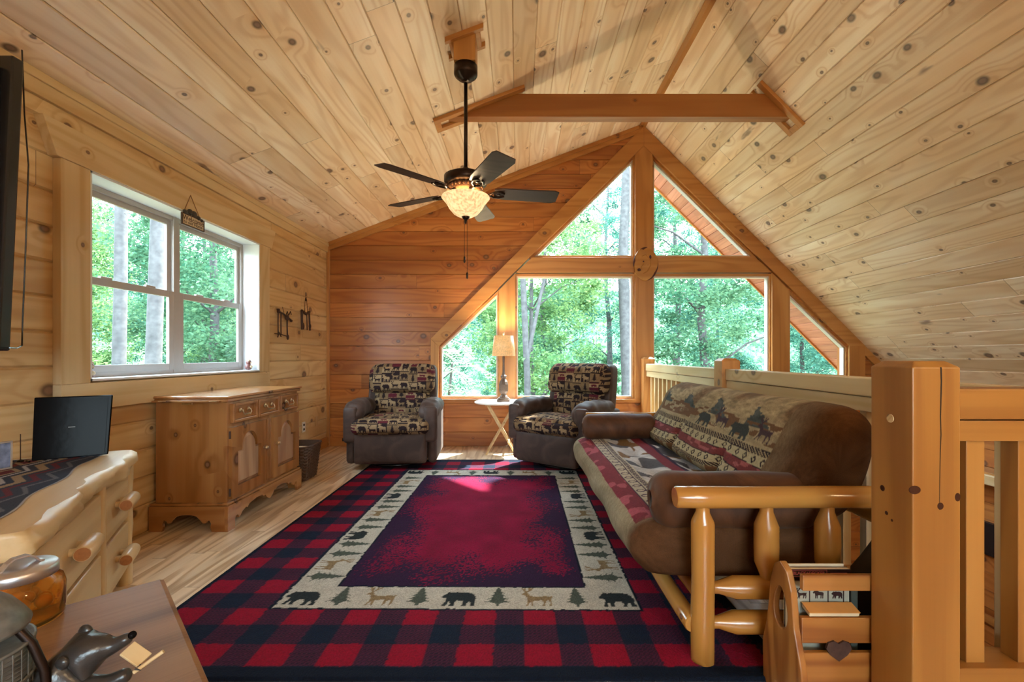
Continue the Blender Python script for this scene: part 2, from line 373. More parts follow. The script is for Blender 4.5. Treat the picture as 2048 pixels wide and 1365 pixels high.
def hillmat():
    m, n = newmat('far_woods'); tcn = N(n, 'ShaderNodeTexCoord'); no = N(n, 'ShaderNodeTexNoise'); no.inputs['Scale'].default_value = 1.3; no.inputs['Detail'].default_value = 8; no.inputs['Roughness'].default_value = 0.7
    n.links.new(tcn.outputs['Object'], no.inputs['Vector'])
    c = mix(n, smooth_(n, no.outputs[0], 0.35, 0.65), (0.02, 0.045, 0.025), (0.10, 0.17, 0.09)); principled(n, c, 0.95, spec=0.0)
    return m
M['hill'] = hillmat()

# ------------------------------------------------------------------ setting
D = 5.78; KP = D/F
SL = 0.376; RX, RZ = 1.581, 4.08       # left slope, ridge
def zl(x): return RZ-SL*(RX-x)
def panel(mb_arr, origin, U, Vv, Nn, vs0, vs1, bw, segs, g=0.005, d=0.005, breaks=(), slot=0.012):
    """boards with V grooves; u extents from segs(v)"""
    V, Fc, UV = mb_arr; O = Vector(origin); U = Vector(U); Vv = Vector(Vv); Nn = Vector(Nn)
    samples = []
    k0 = math.floor(vs0/bw); k = k0
    pts = [(vs0, 0), (vs1, 0)]+[(b, 0) for b in breaks if vs0 < b < vs1]
    while k*bw <= vs1+1e-6:
        b = k*bw
        for dv, dd in ((-g, 0), (-0.0016, -d), (-0.0014, -slot), (0.0014, -slot), (0.0016, -d), (g, 0)):
            if vs0 < b+dv < vs1: pts.append((b+dv, dd))
        k += 1
    pts.sort()
    cl = []
    for p in pts:
        if cl and abs(cl[-1][0]-p[0]) < 1e-7: continue
        cl.append(p)
    ns = len(segs((vs0+vs1)/2))
    for j in range(ns):
        b0 = len(V)
        for v, dd in cl:
            e = 1e-6 if v < (vs0+vs1)/2 else -1e-6
            u0, u1 = segs(v+e)[j]
            for u in (u0, u1):
                V.append(tuple(O+U*u+Vv*v+Nn*dd)); UV.append((u, v))
        for i in range(len(cl)-1):
            Fc.append((b0+2*i, b0+2*i+1, b0+2*i+3, b0+2*i+2))
def pobj(name, arr, mat, kind='structure'):
    o = mesh_obj(name, arr[0], arr[1], mat, uv=arr[2]); o['kind'] = kind; return o
YB = -2.6; XL = -2.42; XR = 4.85; ZR = RZ-(XR-RX); ZLO = -2.7; XV = 1.66
# back wall
gl, gr, gs, gsh, gap = -0.991, 4.167, 0.610, 1.258, 3.80
gc = (gl+gr)/2
def bl(z): return XL if z < zl(XL) else RX-(RZ-z)/SL
def br(z): return XR if z < ZR else RX+(RZ-z)
def ol(z): return gl if z < gsh else gl+(z-gsh)
def orr(z): return gr if z < gsh else gr-(z-gsh)
A = ([], [], []); Ob, Ub, Vb, Nb = (0, D, 0), (1, 0, 0), (0, 0, 1), (0, -1, 0)
panel(A, Ob, Ub, Vb, Nb, 0, gs, 0.182, lambda z: [(XL, XR)])
panel(A, Ob, Ub, Vb, Nb, ZLO, 0, 0.182, lambda z: [(XV-0.1, XR)])
panel(A, Ob, Ub, Vb, Nb, gs, ZR, 0.182, lambda z: [(XL, ol(z)), (orr(z), XR)])
panel(A, Ob, Ub, Vb, Nb, ZR, gsh, 0.182, lambda z: [(XL, ol(z)), (orr(z), br(z))])
zc = zl(XL)
panel(A, Ob, Ub, Vb, Nb, gsh, zc, 0.182, lambda z: [(XL, ol(z)), (orr(z), br(z))])
panel(A, Ob, Ub, Vb, Nb, zc, 3.74, 0.182, lambda z: [(bl(z), ol(z)), (orr(z), br(z))])
panel(A, Ob, Ub, Vb, Nb, 3.74, RZ, 0.182, lambda z: [(bl(z), br(z))])
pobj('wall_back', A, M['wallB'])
# left wall (window opening Y 2.53..4.19, z 1.008..2.182)
wy0, wy1, wz0, wz1 = 2.53, 4.19, 1.008, 2.182
A = ([], [], []); Ol, Ul, Nl = (XL, 0, 0), (0, 1, 0), (1, 0, 0)
kw = dict(g=0.011, d=0.009)
panel(A, Ol, Ul, Vb, Nl, 0, wz0, 0.182, lambda z: [(YB, D)], **kw)
panel(A, Ol, Ul, Vb, Nl, wz0, wz1, 0.182, lambda z: [(YB, wy0), (wy1, D)], **kw)
panel(A, Ol, Ul, Vb, Nl, wz1, zc, 0.182, lambda z: [(YB, D)], **kw)
pobj('wall_left', A, M['wallL'])
# ceiling
A = ([], [], [])
dl = Vector((1, 0, SL)).normalized(); nl = Vector((SL, 0, -1)).normalized(); Ll = (RX-XL)/dl.x
panel(A, (XL, 0, zc), (0, 1, 0), dl, nl, 0, Ll, 0.182, lambda z: [(YB, D)], g=0.006, d=0.006)
dr = Vector((1, 0, -1)).normalized(); nr = Vector((-1, 0, -1)).normalized(); Lr = (XR-RX)*math.sqrt(2)
panel(A, (RX, 0, RZ), (0, 1, 0), dr, nr, 0, Lr, 0.182, lambda z: [(YB, D)], g=0.006, d=0.006)
for i in range(len(A[2])):
    if A[0][i][0] > RX+0.002: A[2][i] = (A[2][i][0]+7, A[2][i][1]+50*0.182)
pobj('ceiling', A, M['ceil'])
# right wall, rear wall, floors
A = ([], [], [])
panel(A, (XR, 0, 0), (0, 1, 0), Vb, (-1, 0, 0), ZLO, ZR, 0.182, lambda z: [(YB, D)])
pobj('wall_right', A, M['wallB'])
A = ([], [], [])
rz0, rz1 = 0.9, 2.1
def rs(z): return [(-bl(z)*-1, br(z))]
panel(A, (0, YB, 0), (1, 0, 0), Vb, (0, 1, 0), 0, rz0, 0.182, lambda z: [(XL, br(z))], breaks=(ZR,))
panel(A, (0, YB, 0), (1, 0, 0), Vb, (0, 1, 0), rz0, rz1, 0.182, lambda z: [(XL, -0.4), (1.6, br(z))])
panel(A, (0, YB, 0), (1, 0, 0), Vb, (0, 1, 0), rz1, zc, 0.182, lambda z: [(XL, br(z))])
panel(A, (0, YB, 0), (1, 0, 0), Vb, (0, 1, 0), zc, RZ, 0.182, lambda z: [(bl(z), br(z))])
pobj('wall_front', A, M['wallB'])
mb = MB(); mb.box(XL-0.1, XV, YB-0.1, D+0.1, -0.28, 0); mb.box(XV, XR, YB-0.1, 1.26, -0.28, 0)
o = mb.build('floor', M['floor']); o['kind'] = 'structure'
mb = MB(); mb.box(XV-0.3, XR, 1.0, D, ZLO-0.1, ZLO); mb.build('trim_20', M['floor'])['kind'] = 'structure'
mb = MB(); mb.box(XV-0.3, XV-0.28, 1.2, D, ZLO, -0.28).box(XV, XR, 1.0, 1.02, ZLO, -0.28); mb.build('trim_21', M['wallB'])['kind'] = 'structure'
# outer shell so no daylight leaks through the panelling
mb = MB()
mb.prism([(XL-0.13, YB-0.2, zc+0.2), (RX, YB-0.2, RZ+0.25), (RX, YB-0.2, RZ+0.05), (XL-0.13, YB-0.2, zc+0.02)], (0, D+0.2-YB+0.0, 0))
mb.prism([(RX, YB-0.2, RZ+0.25), (XR+0.2, YB-0.2, ZR+0.07), (XR+0.2, YB-0.2, ZR-0.12), (RX, YB-0.2, RZ+0.03)], (0, D+0.2-YB+0.0, 0))
mb.box(XR+0.02, XR+0.2, YB-0.2, D+0.16, ZLO-0.2, ZR+0.02)
mb.box(XL-0.13, XL-0.02, YB-0.2, wy0-0.002, -0.3, zc+0.1).box(XL-0.13, XL-0.02, wy1+0.002, D+0.16, -0.3, zc+0.1)
mb.box(XL-0.13, XL-0.02, wy0, wy1, -0.3, wz0-0.002).box(XL-0.13, XL-0.02, wy0, wy1, wz1+0.002, zc+0.1)
mb.box(XL-0.1, -0.4, YB-0.15, YB-0.02, -0.3, 4).box(1.6, XR+0.1, YB-0.15, YB-0.02, -0.3, 3.9).box(-0.4, 1.6, YB-0.15, YB-0.02, -0.3, rz0).box(-0.4, 1.6, YB-0.15, YB-0.02, rz1, 4.1)
ya, yb_ = D+0.02, D+0.16
mb.prism([(XL, ya, -0.3), (gl, ya, -0.3), (gl, ya, gsh), (gl+2.55, ya, gsh+2.55), (gl+2.55, ya, RZ), (RX, ya, RZ+0.02), (XL, ya, zc+0.02)], (0, 0.14, 0))
mb.prism([(gr, ya, ZLO), (XR, ya, ZLO), (XR, ya, ZR), (RX, ya, RZ), (gl+2.55, ya, RZ), (gc, ya, gsh+2.579), (gr, ya, gsh)], (0, 0.14, 0))
mb.prism([(gl, ya, -0.3), (gr, ya, -0.3), (gr, ya, gs), (gl, ya, gs)], (0, 0.14, 0)).box(XV-0.3, XR, ya, yb_, ZLO-0.1, -0.3)
o = mb.build('wall_shell', M['wallB']); o['kind'] = 'structure'
# soffit of the roof overhang beyond the gable
A = ([], [], [])
panel(A, (RX, D+0.16, RZ-0.0), dr, (0, 1, 0), nr, 0, 0.50, 0.7, lambda z: [(0.0, Lr)])
A = ([], [], [])
panel(A, (RX, 0, RZ), (0, 1, 0), dr, nr, 0, Lr, 0.14, lambda z: [(D+0.16, D+0.90)], g=0.006, d=0.006)
o = pobj('soffit_right', A, M['soffit']); o['kind'] = 'structure'
mb = MB(); mb.prism([(RX, D+0.16, RZ+0.02), (XR+0.3, D+0.16, ZR-0.28), (XR+0.3, D+0.16, ZR-0.13), (RX, D+0.16, RZ+0.17)], (0, 0.76, 0))
mb.prism([(RX, D+0.9, RZ-0.03), (XR+0.3, D+0.9, ZR-0.33), (XR+0.3, D+0.9, ZR-0.13), (RX, D+0.9, RZ+0.17)], (0, 0.03, 0))
mb.build('roof_edge', M['trimX'])['kind'] = 'structure'

# ------------------------------------------------------------------ gable window
def bp(px, py, Y=D-0.035):   # on the gable wall plane, front of trim
    return ((px-1036)*KP, Y, 1.15-(py-712)*KP)
def bpris(pts, name, mat, y0=D-0.032, y1=D+0.14, bevel=0.004):
    mb = MB(); mb.prism([bp(x, y, y0) for x, y in pts], (0, y1-y0, 0)); o = mb.build(name, mat, bevel=bevel); o['kind'] = 'structure'; return o
tn = [1]
def tname(): tn[0] += 1; return 'trim_%d' % tn[0]
bpris([(1269, 311), (1286.5, 294), (1304, 311), (1304, 801), (1269, 801)], tname(), M['trimZ'])
bpris([(1064, 516), (1269, 516), (1269, 546), (1032, 546)], tname(), M['trimX'], y0=D-0.028)
bpris([(1304, 516), (1509, 516), (1541, 546), (1304, 546)], tname(), M['trimX'], y0=D-0.028)
bpris([(998, 581), (1031, 547), (1031, 800), (998, 800)], tname(), M['trimZ'], y0=D-0.029)
bpris([(1542, 547), (1577, 583), (1577, 800), (1542, 800)], tname(), M['trimZ'], y0=D-0.029)
bpris([(1286.5, 254), (1286.5, 294), (878, 693), (862, 678)], tname(), M['trimX'], y1=D+0.14)
bpris([(1286.5, 254), (1727, 692), (1711, 707), (1286.5, 294)], tname(), M['trimX'], y1=D+0.14)
bpris([(862, 678), (878, 693), (878, 802), (862, 802)], tname(), M['trimZ'], y0=D-0.031)
bpris([(1695, 692), (1727, 692), (1727, 802), (1695, 802)], tname(), M['trimZ'], y0=D-0.033)
bpris([(858, 798), (1730, 798), (1730, 804), (858, 804)], tname(), M['trimX'], y0=D-0.05)
def ringpoly(pts, t):
    n = len(pts); out = []
    P = [Vector(p) for p in pts]
    area = sum(P[i].x*P[(i+1) % n].y-P[(i+1) % n].x*P[i].y for i in range(n))
    s = 1 if area > 0 else -1
    for i in range(n):
        a, b, c = P[i-1], P[i], P[(i+1) % n]
        d1 = (b-a).normalized(); d2 = (c-b).normalized()
        n1 = Vector((-d1.y, d1.x))*s; n2 = Vector((-d2.y, d2.x))*s
        m = (n1+n2).normalized(); out.append(b+m*(t/max(0.2, m.dot(n1))))
    return out
panes = [[(880, 695), (996, 586), (996, 797), (880, 797)],
         [(1032, 551), (1267, 551), (1267, 797), (1032, 797)],
         [(1306, 551), (1541, 551), (1541, 797), (1306, 797)],
         [(1579, 586), (1694, 695), (1694, 797), (1579, 797)],
         [(1066, 514), (1267, 316), (1267, 514)],
         [(1306, 316), (1507, 514), (1306, 514)]]
for i, pn in enumerate(panes):
    P = [(p[0]-1036)*KP for p in pn]; Q = [(1.15-(p[1]-712)*KP) for p in pn]
    outer = [Vector((a, b)) for a, b in zip(P, Q)]; outer = ringpoly(outer, -0.02)
    for nm, t0, t1, y0, y1, mt in (('stop', 0.0, 0.028, D+0.005, D+0.03, M['trimX']), ('frame', 0.0, 0.045, D+0.03, D+0.10, M['wframe'])):
        a_ = ringpoly(outer, t0); b_ = ringpoly(outer, t1); n = len(a_); mb = MB()
        for k in range(n):
            k2 = (k+1) % n
            mb.prism([(a_[k].x, y0, a_[k].y), (a_[k2].x, y0, a_[k2].y), (b_[k2].x, y0, b_[k2].y), (b_[k].x, y0, b_[k].y)], (0, y1-y0, 0))
        if nm == 'stop':
            root = thing('window_%d' % (i+2), None, None, (a_[0].x, D, min(Q)), kind='structure')
        mb.build('window_'+nm, mt, root, world=True)
    gp = ringpoly(outer, 0.03); mb = MB(); mb.prism([(g.x, D+0.06, g.y) for g in gp], (0, 0.004, 0)); mb.build('glass', M['glass'], root, world=True)
# trims along ceiling / corners
def tb(mb, name, mat, bev=0.003): o = mb.build(name, mat, bevel=bev); o['kind'] = 'structure'; return o
def slopetrim(x0, x1, w, yy, t=0.03):
    z0, z1 = zl(x0), zl(x1); mb = MB()
    mb.prism([(x0, yy, z0), (x1, yy, z1), (x1, yy, z1-w), (x0, yy, z0-w)], (0, t, 0)); return mb
tb(slopetrim(XL, RX-0.02, 0.10, D-0.03), tname(), M['trimX']); tb(slopetrim(XL, RX-0.05, 0.045, D-0.045), tname(), M['trimX'])
mb = MB(); mb.prism([(RX+1.9, D-0.03, RZ-1.9), (XR, D-0.03, ZR), (XR, D-0.03, ZR-0.12), (RX+1.9, D-0.03, RZ-2.02)], (0, 0.03, 0)); tb(mb, tname(), M['trimX'])
mb = MB(); mb.box(XL, XL+0.035, D-0.035, D, 0, zc-0.05); tb(mb, tname(), M['trimZ'])
mb = MB(); mb.box(XL, XL+0.022, YB, D-0.03, zc-0.12, zc-0.0).box(XL, XL+0.034, YB, D-0.03, zc-0.045, zc-0.0); tb(mb, tname(), M['wallLt'] if 'wallLt' in M else M['paleY'])
mb = MB(); mb.box(XL, XL+0.02, 3.9, D-0.035, 0, 0.13); o = tb(mb, 'baseboard_left', M['trimY'])
mb = MB(); mb.box(XR-0.03, XR, YB, D, ZR-0.11, ZR-0.01).box(XR-0.05, XR, YB, D, ZR-0.05, ZR-0.0); tb(mb, tname(), M['paleY'])
mb = MB(); mb.box(XR-0.22, XR, 1.3, D, -0.05, 0.0).box(XR-0.03, XR, 1.3, D, -1.6, -1.52); tb(mb, tname(), M['trimY'])
mb = MB(); mb.box(XV, XV+0.02, 1.26, D, -0.28, -0.02).box(XV, XR, 1.26, 1.28, -0.28, -0.02); tb(mb, tname(), M['trimY'])
# ridge trim
mb = MB(); mb.prism([(RX-0.05, YB, zl(RX-0.05)-0.012), (RX, YB, RZ-0.014), (RX+0.03, YB, RZ-0.044), (RX+0.03, YB, RZ-0.02), (RX, YB, RZ+0.01), (RX-0.05, YB, zl(RX-0.05)+0.01)], (0, D-YB, 0)); tb(mb, tname(), M['trimY'])

# ------------------------------------------------------------------ left window
xo = XL+0.045
def casing():
    m1 = MB(); m1.box(XL, xo, wy0-0.165, wy0, wz0-0.01, wz1); tb(m1, tname(), M['paleZ'])
    m1 = MB(); m1.box(XL, xo, wy1, wy1+0.165, wz0-0.01, wz1); tb(m1, tname(), M['paleZ'])
    m1 = MB(); m1.prism([(XL, wy0-0.19, wz1), (XL, wy1+0.19, wz1), (XL, wy1+0.26, wz1+0.18), (XL, wy0-0.26, wz1+0.18)], (0.052, 0, 0)); tb(m1, tname(), M['paleY'])
    m1 = MB(); m1.box(XL, xo+0.003, wy0-0.165, wy1+0.165, wz0-0.16, wz0-0.01); tb(m1, tname(), M['paleY'])
casing()
mb = MB(); j = 0.012
mb.box(XL-0.13, xo-0.003, wy0, wy0+j, wz0, wz1).box(XL-0.13, xo-0.003, wy1-j, wy1, wz0, wz1).box(XL-0.13, xo-0.003, wy0, wy1, wz1-j, wz1).box(XL-0.13, xo-0.003, wy0, wy1, wz0, wz0+j)
root = thing('window_1', None, None, (XL-0.1, (wy0+wy1)/2, wz0), kind='structure')
mb.build('jamb', M['white'], root, world=True)
ym = (wy0+wy1)/2; xf = XL-0.115
mb = MB()
def rect_ring(mb, x0, x1, y0, y1, z0, z1, w):
    mb.box(x0, x1, y0, y0+w, z0, z1).box(x0, x1, y1-w, y1, z0, z1).box(x0, x1, y0+w, y1-w, z0, z0+w).box(x0, x1, y0+w, y1-w, z1-w, z1)
rect_ring(mb, xf-0.03, xf+0.01, wy0+j, wy1-j, wz0+j, wz1-j, 0.03)
mb.box(xf-0.03, xf+0.015, ym-0.028, ym+0.028, wz0+j, wz1-j)
mb.build('outer_frame', M['vinyl'], root, world=True, bevel=0.002)
zm = (wz0+wz1)/2+0.005
for (ya_, yb2) in ((wy0+0.04, ym-0.026), (ym+0.026, wy1-0.04)):
    s = MB(); rect_ring(s, xf-0.028, xf-0.008, ya_, yb2, zm-0.02, wz1-0.04, 0.038); s.build('upper_sash', M['vinyl'], root, world=True, bevel=0.002)
    s = MB(); rect_ring(s, xf-0.008, xf+0.014, ya_, yb2, wz0+0.04, zm+0.02, 0.045); s.build('lower_sash', M['vinyl'], root, world=True, bevel=0.002)
    for q in (0.28, 0.72):
        s = MB(); yq = ya_+(yb2-ya_)*q; s.box(xf+0.0, xf+0.02, yq-0.04, yq+0.04, zm+0.018, zm+0.032); s.build('sash_lock', M['vinyl'], root, world=True, bevel=0.003)
    s = MB(); s.box(xf-0.020, xf-0.016, ya_+0.03, yb2-0.03, zm, wz1-0.07).box(xf+0.001, xf+0.005, ya_+0.03, yb2-0.03, wz0+0.07, zm); s.build('glass', M['glass'], root, world=True)
# unseen rear window, added to let in cool fill daylight
root = thing('window_8', None, None, (0.6, YB-0.06, rz0), kind='structure')
s = MB(); s.box(-0.4, -0.34, YB-0.1, YB+0.03, rz0, rz1).box(1.54, 1.6, YB-0.1, YB+0.03, rz0, rz1).box(-0.34, 1.54, YB-0.1, YB+0.03, rz0, rz0+0.06).box(-0.34, 1.54, YB-0.1, YB+0.03, rz1-0.06, rz1).box(0.57, 0.63, YB-0.1, YB+0.03, rz0, rz1); s.build('frame', M['vinyl'], root, world=True)
s = MB(); s.box(-0.36, 1.56, YB-0.06, YB-0.056, rz0+0.03, rz1-0.03); s.build('glass', M['glass'], root, world=True)

# ------------------------------------------------------------------ tie beam with end trims
bm_ = thing('tie_beam', 'long orange pine tie beam spanning between the two ceiling slopes', 'beam', (0.5, 4.05, 3.25))
def xr_(z): return RX+RZ-z
def xl_(z): return RX-(RZ-z)/SL
b0, b1 = 3.252, 3.455
mb = MB(); mb.prism([(xl_(b0), 4.0, b0), (xr_(b0), 4.0, b0), (xr_(b1), 4.0, b1), (xl_(b1), 4.0, b1)], (0, 0.095, 0)); mb.build('beam', M['beam'], bm_, world=True, bevel=0.003)
for side in (0, 1):
    mb = MB(); t = 0.03; e = 0.055
    if side == 0:
        za, zb = b0-0.045, b1+0.05; c = [(xl_(za), za), (xl_(zb), zb)]; nn = Vector((SL, 0, -1)).normalized()*t
    else:
        za, zb = b0-0.085, b1+0.09; c = [(xr_(za), za), (xr_(zb), zb)]; nn = Vector((-1, 0, -1)).normalized()*t
    for (ya_, yb2) in ((4.0-e, 4.0), (4.095, 4.095+e)):
        mb.prism([(c[0][0], ya_, c[0][1]), (c[1][0], ya_, c[1][1]), (c[1][0]+nn.x, ya_, c[1][1]+nn.z), (c[0][0]+nn.x, ya_, c[0][1]+nn.z)], (0, yb2-ya_, 0))
    d_ = Vector((c[1][0]-c[0][0], 0, c[1][1]-c[0][1])).normalized()*e
    q = [(c[0][0], c[0][1]), (c[0][0]+d_.x, c[0][1]+d_.z)]
    mb.prism([(q[0][0], 4.0, q[0][1]), (q[1][0], 4.0, q[1][1]), (q[1][0]+nn.x, 4.0, q[1][1]+nn.z), (q[0][0]+nn.x, 4.0, q[0][1]+nn.z)], (0, 0.095, 0))
    mb.build('end_trim', M['trimX'], bm_, world=True, bevel=0.003)

# ------------------------------------------------------------------ ceiling fan
FX, FY, FZ = -0.364, 3.17, 2.29
fan = thing('ceiling_fan', 'dark five-bladed ceiling fan with a lit amber glass bowl on a long downrod', 'ceiling fan', (FX, FY, FZ))
zc2 = zl(FX)
blk = thing('fan_mount', 'orange wooden mounting block boxed onto the sloped ceiling above the fan', 'mounting block', (FX, FY, zc2-0.2))
mb = MB(); w = 0.075; zb = 3.165
mb.prism([(FX-w, FY-w, zb), (FX+w, FY-w, zb), (FX+w, FY-w, zl(FX+w)), (FX-w, FY-w, zl(FX-w))], (0, 2*w, 0)); mb.build('block', M['trimZ'], blk, world=True, bevel=0.003)
mb = MB()
for (ya_, yb2, xa, xb) in ((FY-w-0.03, FY-w, -0.13, 0.13), (FY+w, FY+w+0.03, -0.13, 0.13)):
    x0, x1 = FX+xa, FX+xb; mb.prism([(x0, ya_, zl(x0)), (x1, ya_, zl(x1)), (x1, ya_, zl(x1)-0.035), (x0, ya_, zl(x0)-0.035)], (0, yb2-ya_, 0))
for xa, xb in ((-w-0.03, -w), (w, w+0.03)):
    x0, x1 = FX+xa, FX+xb; mb.prism([(x0, FY-w, zl(x0)), (x1, FY-w, zl(x1)), (x1, FY-w, zl(x1)-0.035), (x0, FY-w, zl(x0)-0.035)], (0, 2*w, 0))
mb.build('collar_trim', M['trimX'], blk, world=True, bevel=0.002)
c0 = (FX, FY, 0)
mb = MB(); mb.lathe([(0.0, 3.062), (0.02, 3.063), (0.03, 3.066), (0.033, 3.074), (0.056, 3.080), (0.060, 3.09), (0.076, 3.098), (0.082, 3.11), (0.082, 3.165), (0.07, 3.168)], c0, 32); mb.build('canopy', M['bronze'], fan, world=True)
mb = MB(); mb.lathe([(0.013, 2.44), (0.013, 3.05)], c0, 14).lathe([(0.013, 2.41), (0.03, 2.415), (0.03, 2.45), (0.018, 2.46)], c0, 20); mb.build('downrod', M['bronze'], fan, world=True)
mb = MB(); mb.lathe([(0.10, 2.33), (0.145, 2.345), (0.15, 2.36), (0.15, 2.395), (0.12, 2.41), (0.05, 2.42), (0.02, 2.42)], c0, 40); mb.build('motor_housing', M['bronze'], fan, world=True)
M['copper'] = simple('carved_copper', (0.20, 0.10, 0.06), 0.4, metal=0.6, var=0.7, scale=70)
mb = MB(); mb.lathe([(0.05, 2.25), (0.075, 2.262), (0.08, 2.275), (0.10, 2.29), (0.115, 2.305), (0.115, 2.335), (0.10, 2.34)], c0, 40)
for k in range(24):
    a = 2*math.pi*k/24; mb.ball((FX+0.114*math.cos(a), FY+0.114*math.sin(a), 2.32), (0.011, 0.011, 0.014), 8, 5)
mb.build('switch_housing', M['copper'], fan, world=True)
for k in range(5):
    a = math.radians(9+72*k); ca, sa = math.cos(a), math.sin(a)
    def lp(r, t, z=0): return (FX+ca*r-sa*t, FY+sa*r+ca*t, FZ+z)
    tl = math.tan(math.radians(12))
    ou = [(0.20, -0.052), (0.27, -0.066), (0.62, -0.075), (0.655, -0.06), (0.655, 0.06), (0.62, 0.075), (0.27, 0.066), (0.20, 0.052)]
    mb = MB(); mb.prism([lp(r, t, -t*tl-0.003) for r, t in ou], (0, 0, 0.007))
    M['blade'] = M.get('blade') or wood('blade_walnut', (0.045, 0.028, 0.026), (0.02, 0.012, 0.011), (0.07, 0.045, 0.04), axis='X', knots=0, rough=0.5, spec=0.3)
    bl_ = mb.build('fan_blade', M['blade'], fan, world=True, bevel=0.0015)
    mb = MB(); mb.tube([lp(0.09, 0, 0.0), lp(0.13, 0, -0.02), lp(0.17, 0.0, -0.012)], [0.014, 0.011, 0.012], 10)
    for s_ in (-1, 1):
        mb.tube([lp(0.165, 0, -0.012), lp(0.195, s_*0.03, -0.010-s_*0.03*tl), lp(0.235, s_*0.036, -0.008-s_*0.036*tl), lp(0.27, s_*0.014, -0.008-s_*0.014*tl)], [0.008, 0.008, 0.008, 0.007], 8)
    mb.ball(lp(0.225, 0, -0.006), (0.015, 0.015, 0.006)); mb.build('blade_bracket', M['bronze'], bl_, world=True)
mb = MB(); mb.lathe([(0.0, 2.115), (0.05, 2.12), (0.085, 2.14), (0.115, 2.175), (0.135, 2.21), (0.155, 2.235), (0.168, 2.25), (0.165, 2.256), (0.15, 2.24), (0.13, 2.215), (0.11, 2.18), (0.08, 2.147), (0.04, 2.127), (0, 2.123)], c0, 44); mb.build('glass_bowl', M['bowl'], fan, world=True)
mb = MB(); mb.lathe([(0.0, 2.065), (0.006, 2.075), (0.008, 2.092), (0.02, 2.105), (0.03, 2.118), (0.0, 2.122)], c0, 20); mb.build('finial', M['bronze'], fan, world=True)
for dx, zl0, in ((-0.006, 1.84), (0.012, 1.73)):
    mb = MB(); mb.tube([(FX+dx, FY-0.02, 2.10), (FX+dx, FY-0.02, zl0)], 0.0016, 6); ch = mb.build('pull_chain', M['bronze'], fan, world=True)
    mb = MB(); mb.lathe([(0.002, zl0+0.0), (0.007, zl0-0.008), (0.007, zl0-0.04), (0.002, zl0-0.048)], (FX+dx, FY-0.02, 0), 10); mb.build('pull_fob', M['bronze'], ch, world=True)
def pointlight(name, loc, e, r, col):
    l = bpy.data.lights.new(name, 'POINT'); l.energy = e; l.shadow_soft_size = r; l.color = col
    o = bpy.data.objects.new(name, l); COL.objects.link(o); o.location = loc; return o
WARM = (1.0, 0.78, 0.47)
pointlight('fan_bulb', (FX, FY, 2.235), LAMP_FAN, 0.05, WARM)
# pendants added out of view behind the camera to carry warm fill lights
for i, (lx, ly) in enumerate(((0.9, -1.9), (3.1, -1.3))):
    zt = zl(lx) if lx < RX else RX+RZ-lx
    g = thing('pendant_lamp', ['bare bulb pendant with small metal shade behind the viewer on the left', 'bare bulb pendant with small metal shade behind the viewer on the right'][i], 'pendant lamp', (lx, ly, 2.3))
    mb = MB(); mb.tube([(lx, ly, 2.42), (lx, ly, zt)], 0.006, 8); mb.build('cord', M['bronze'], g, world=True)
    mb = MB(); mb.lathe([(0.0, zt-0.05), (0.06, zt-0.04), (0.065, zt+0.01)], (lx, ly, 0), 20); mb.build('ceiling_rose', M['bronze'], g, world=True)
    mb = MB(); mb.lathe([(0.02, 2.40), (0.06, 2.42), (0.13, 2.50), (0.128, 2.502), (0.058, 2.423), (0.018, 2.403)], (lx, ly, 0), 32); gb = mb.build('metal_shade', M['bronze'], g, world=True)
    pointlight('globe_bulb', (lx, ly, 2.3), FILL_BACK, 0.12, WARM)

# ------------------------------------------------------------------ silhouettes
BEAR = [[(0.0,.42),(.06,.48),(.12,.56),(.16,.60),(.19,.66),(.23,.62),(.3,.61),(.42,.65),(.55,.62),(.7,.64),(.85,.60),(.95,.50),(1.0,.34),(.97,.18),(1.0,.0),(.86,0),(.87,.1),(.82,.2),(.76,.1),(.75,0),(.62,0),(.66,.12),(.62,.24),(.45,.24),(.4,.12),(.42,0),(.28,0),(.29,.12),(.25,.2),(.22,.12),(.2,0),(.08,0),(.12,.1),(.17,.25),(.15,.35),(.06,.35)]]
DEER = [[(.02,.60),(.1,.68),(.16,.72),(.2,.70),(.25,.60),(.32,.52),(.5,.49),(.75,.53),(.88,.51),(.96,.55),(.95,.46),(.92,.36),(.94,.2),(.9,0),(.85,0),(.88,.2),(.82,.3),(.76,.24),(.72,.1),(.7,0),(.65,0),(.68,.2),(.64,.3),(.4,.27),(.36,.2),(.37,0),(.32,0),(.31,.2),(.26,.16),(.2,0),(.15,0),(.22,.2),(.21,.36),(.17,.50),(.12,.56),(.04,.55)],
        [(.16,.70),(.08,.80),(.02,.96),(.06,.98),(.10,.88),(.12,1.0),(.16,.99),(.15,.86),(.21,.72)], [(.19,.70),(.30,.80),(.42,.95),(.38,.99),(.30,.89),(.29,1.0),(.25,.99),(.25,.86),(.17,.74)]]
def _tree():
    p = [(0.5, 1.0)]; 
    for i in range(5):
        y = 0.86-i*0.155; w = 0.13+i*0.085
        p += [(0.5+w*0.55, y+0.03), (0.5+w, y-0.05), (0.5+w*0.55, y-0.035)]
    p += [(0.55, 0.1), (0.56, 0.0)]
    return [p+[(1-x, y) for x, y in p[::-1][:-1]]]
TREE = _tree()
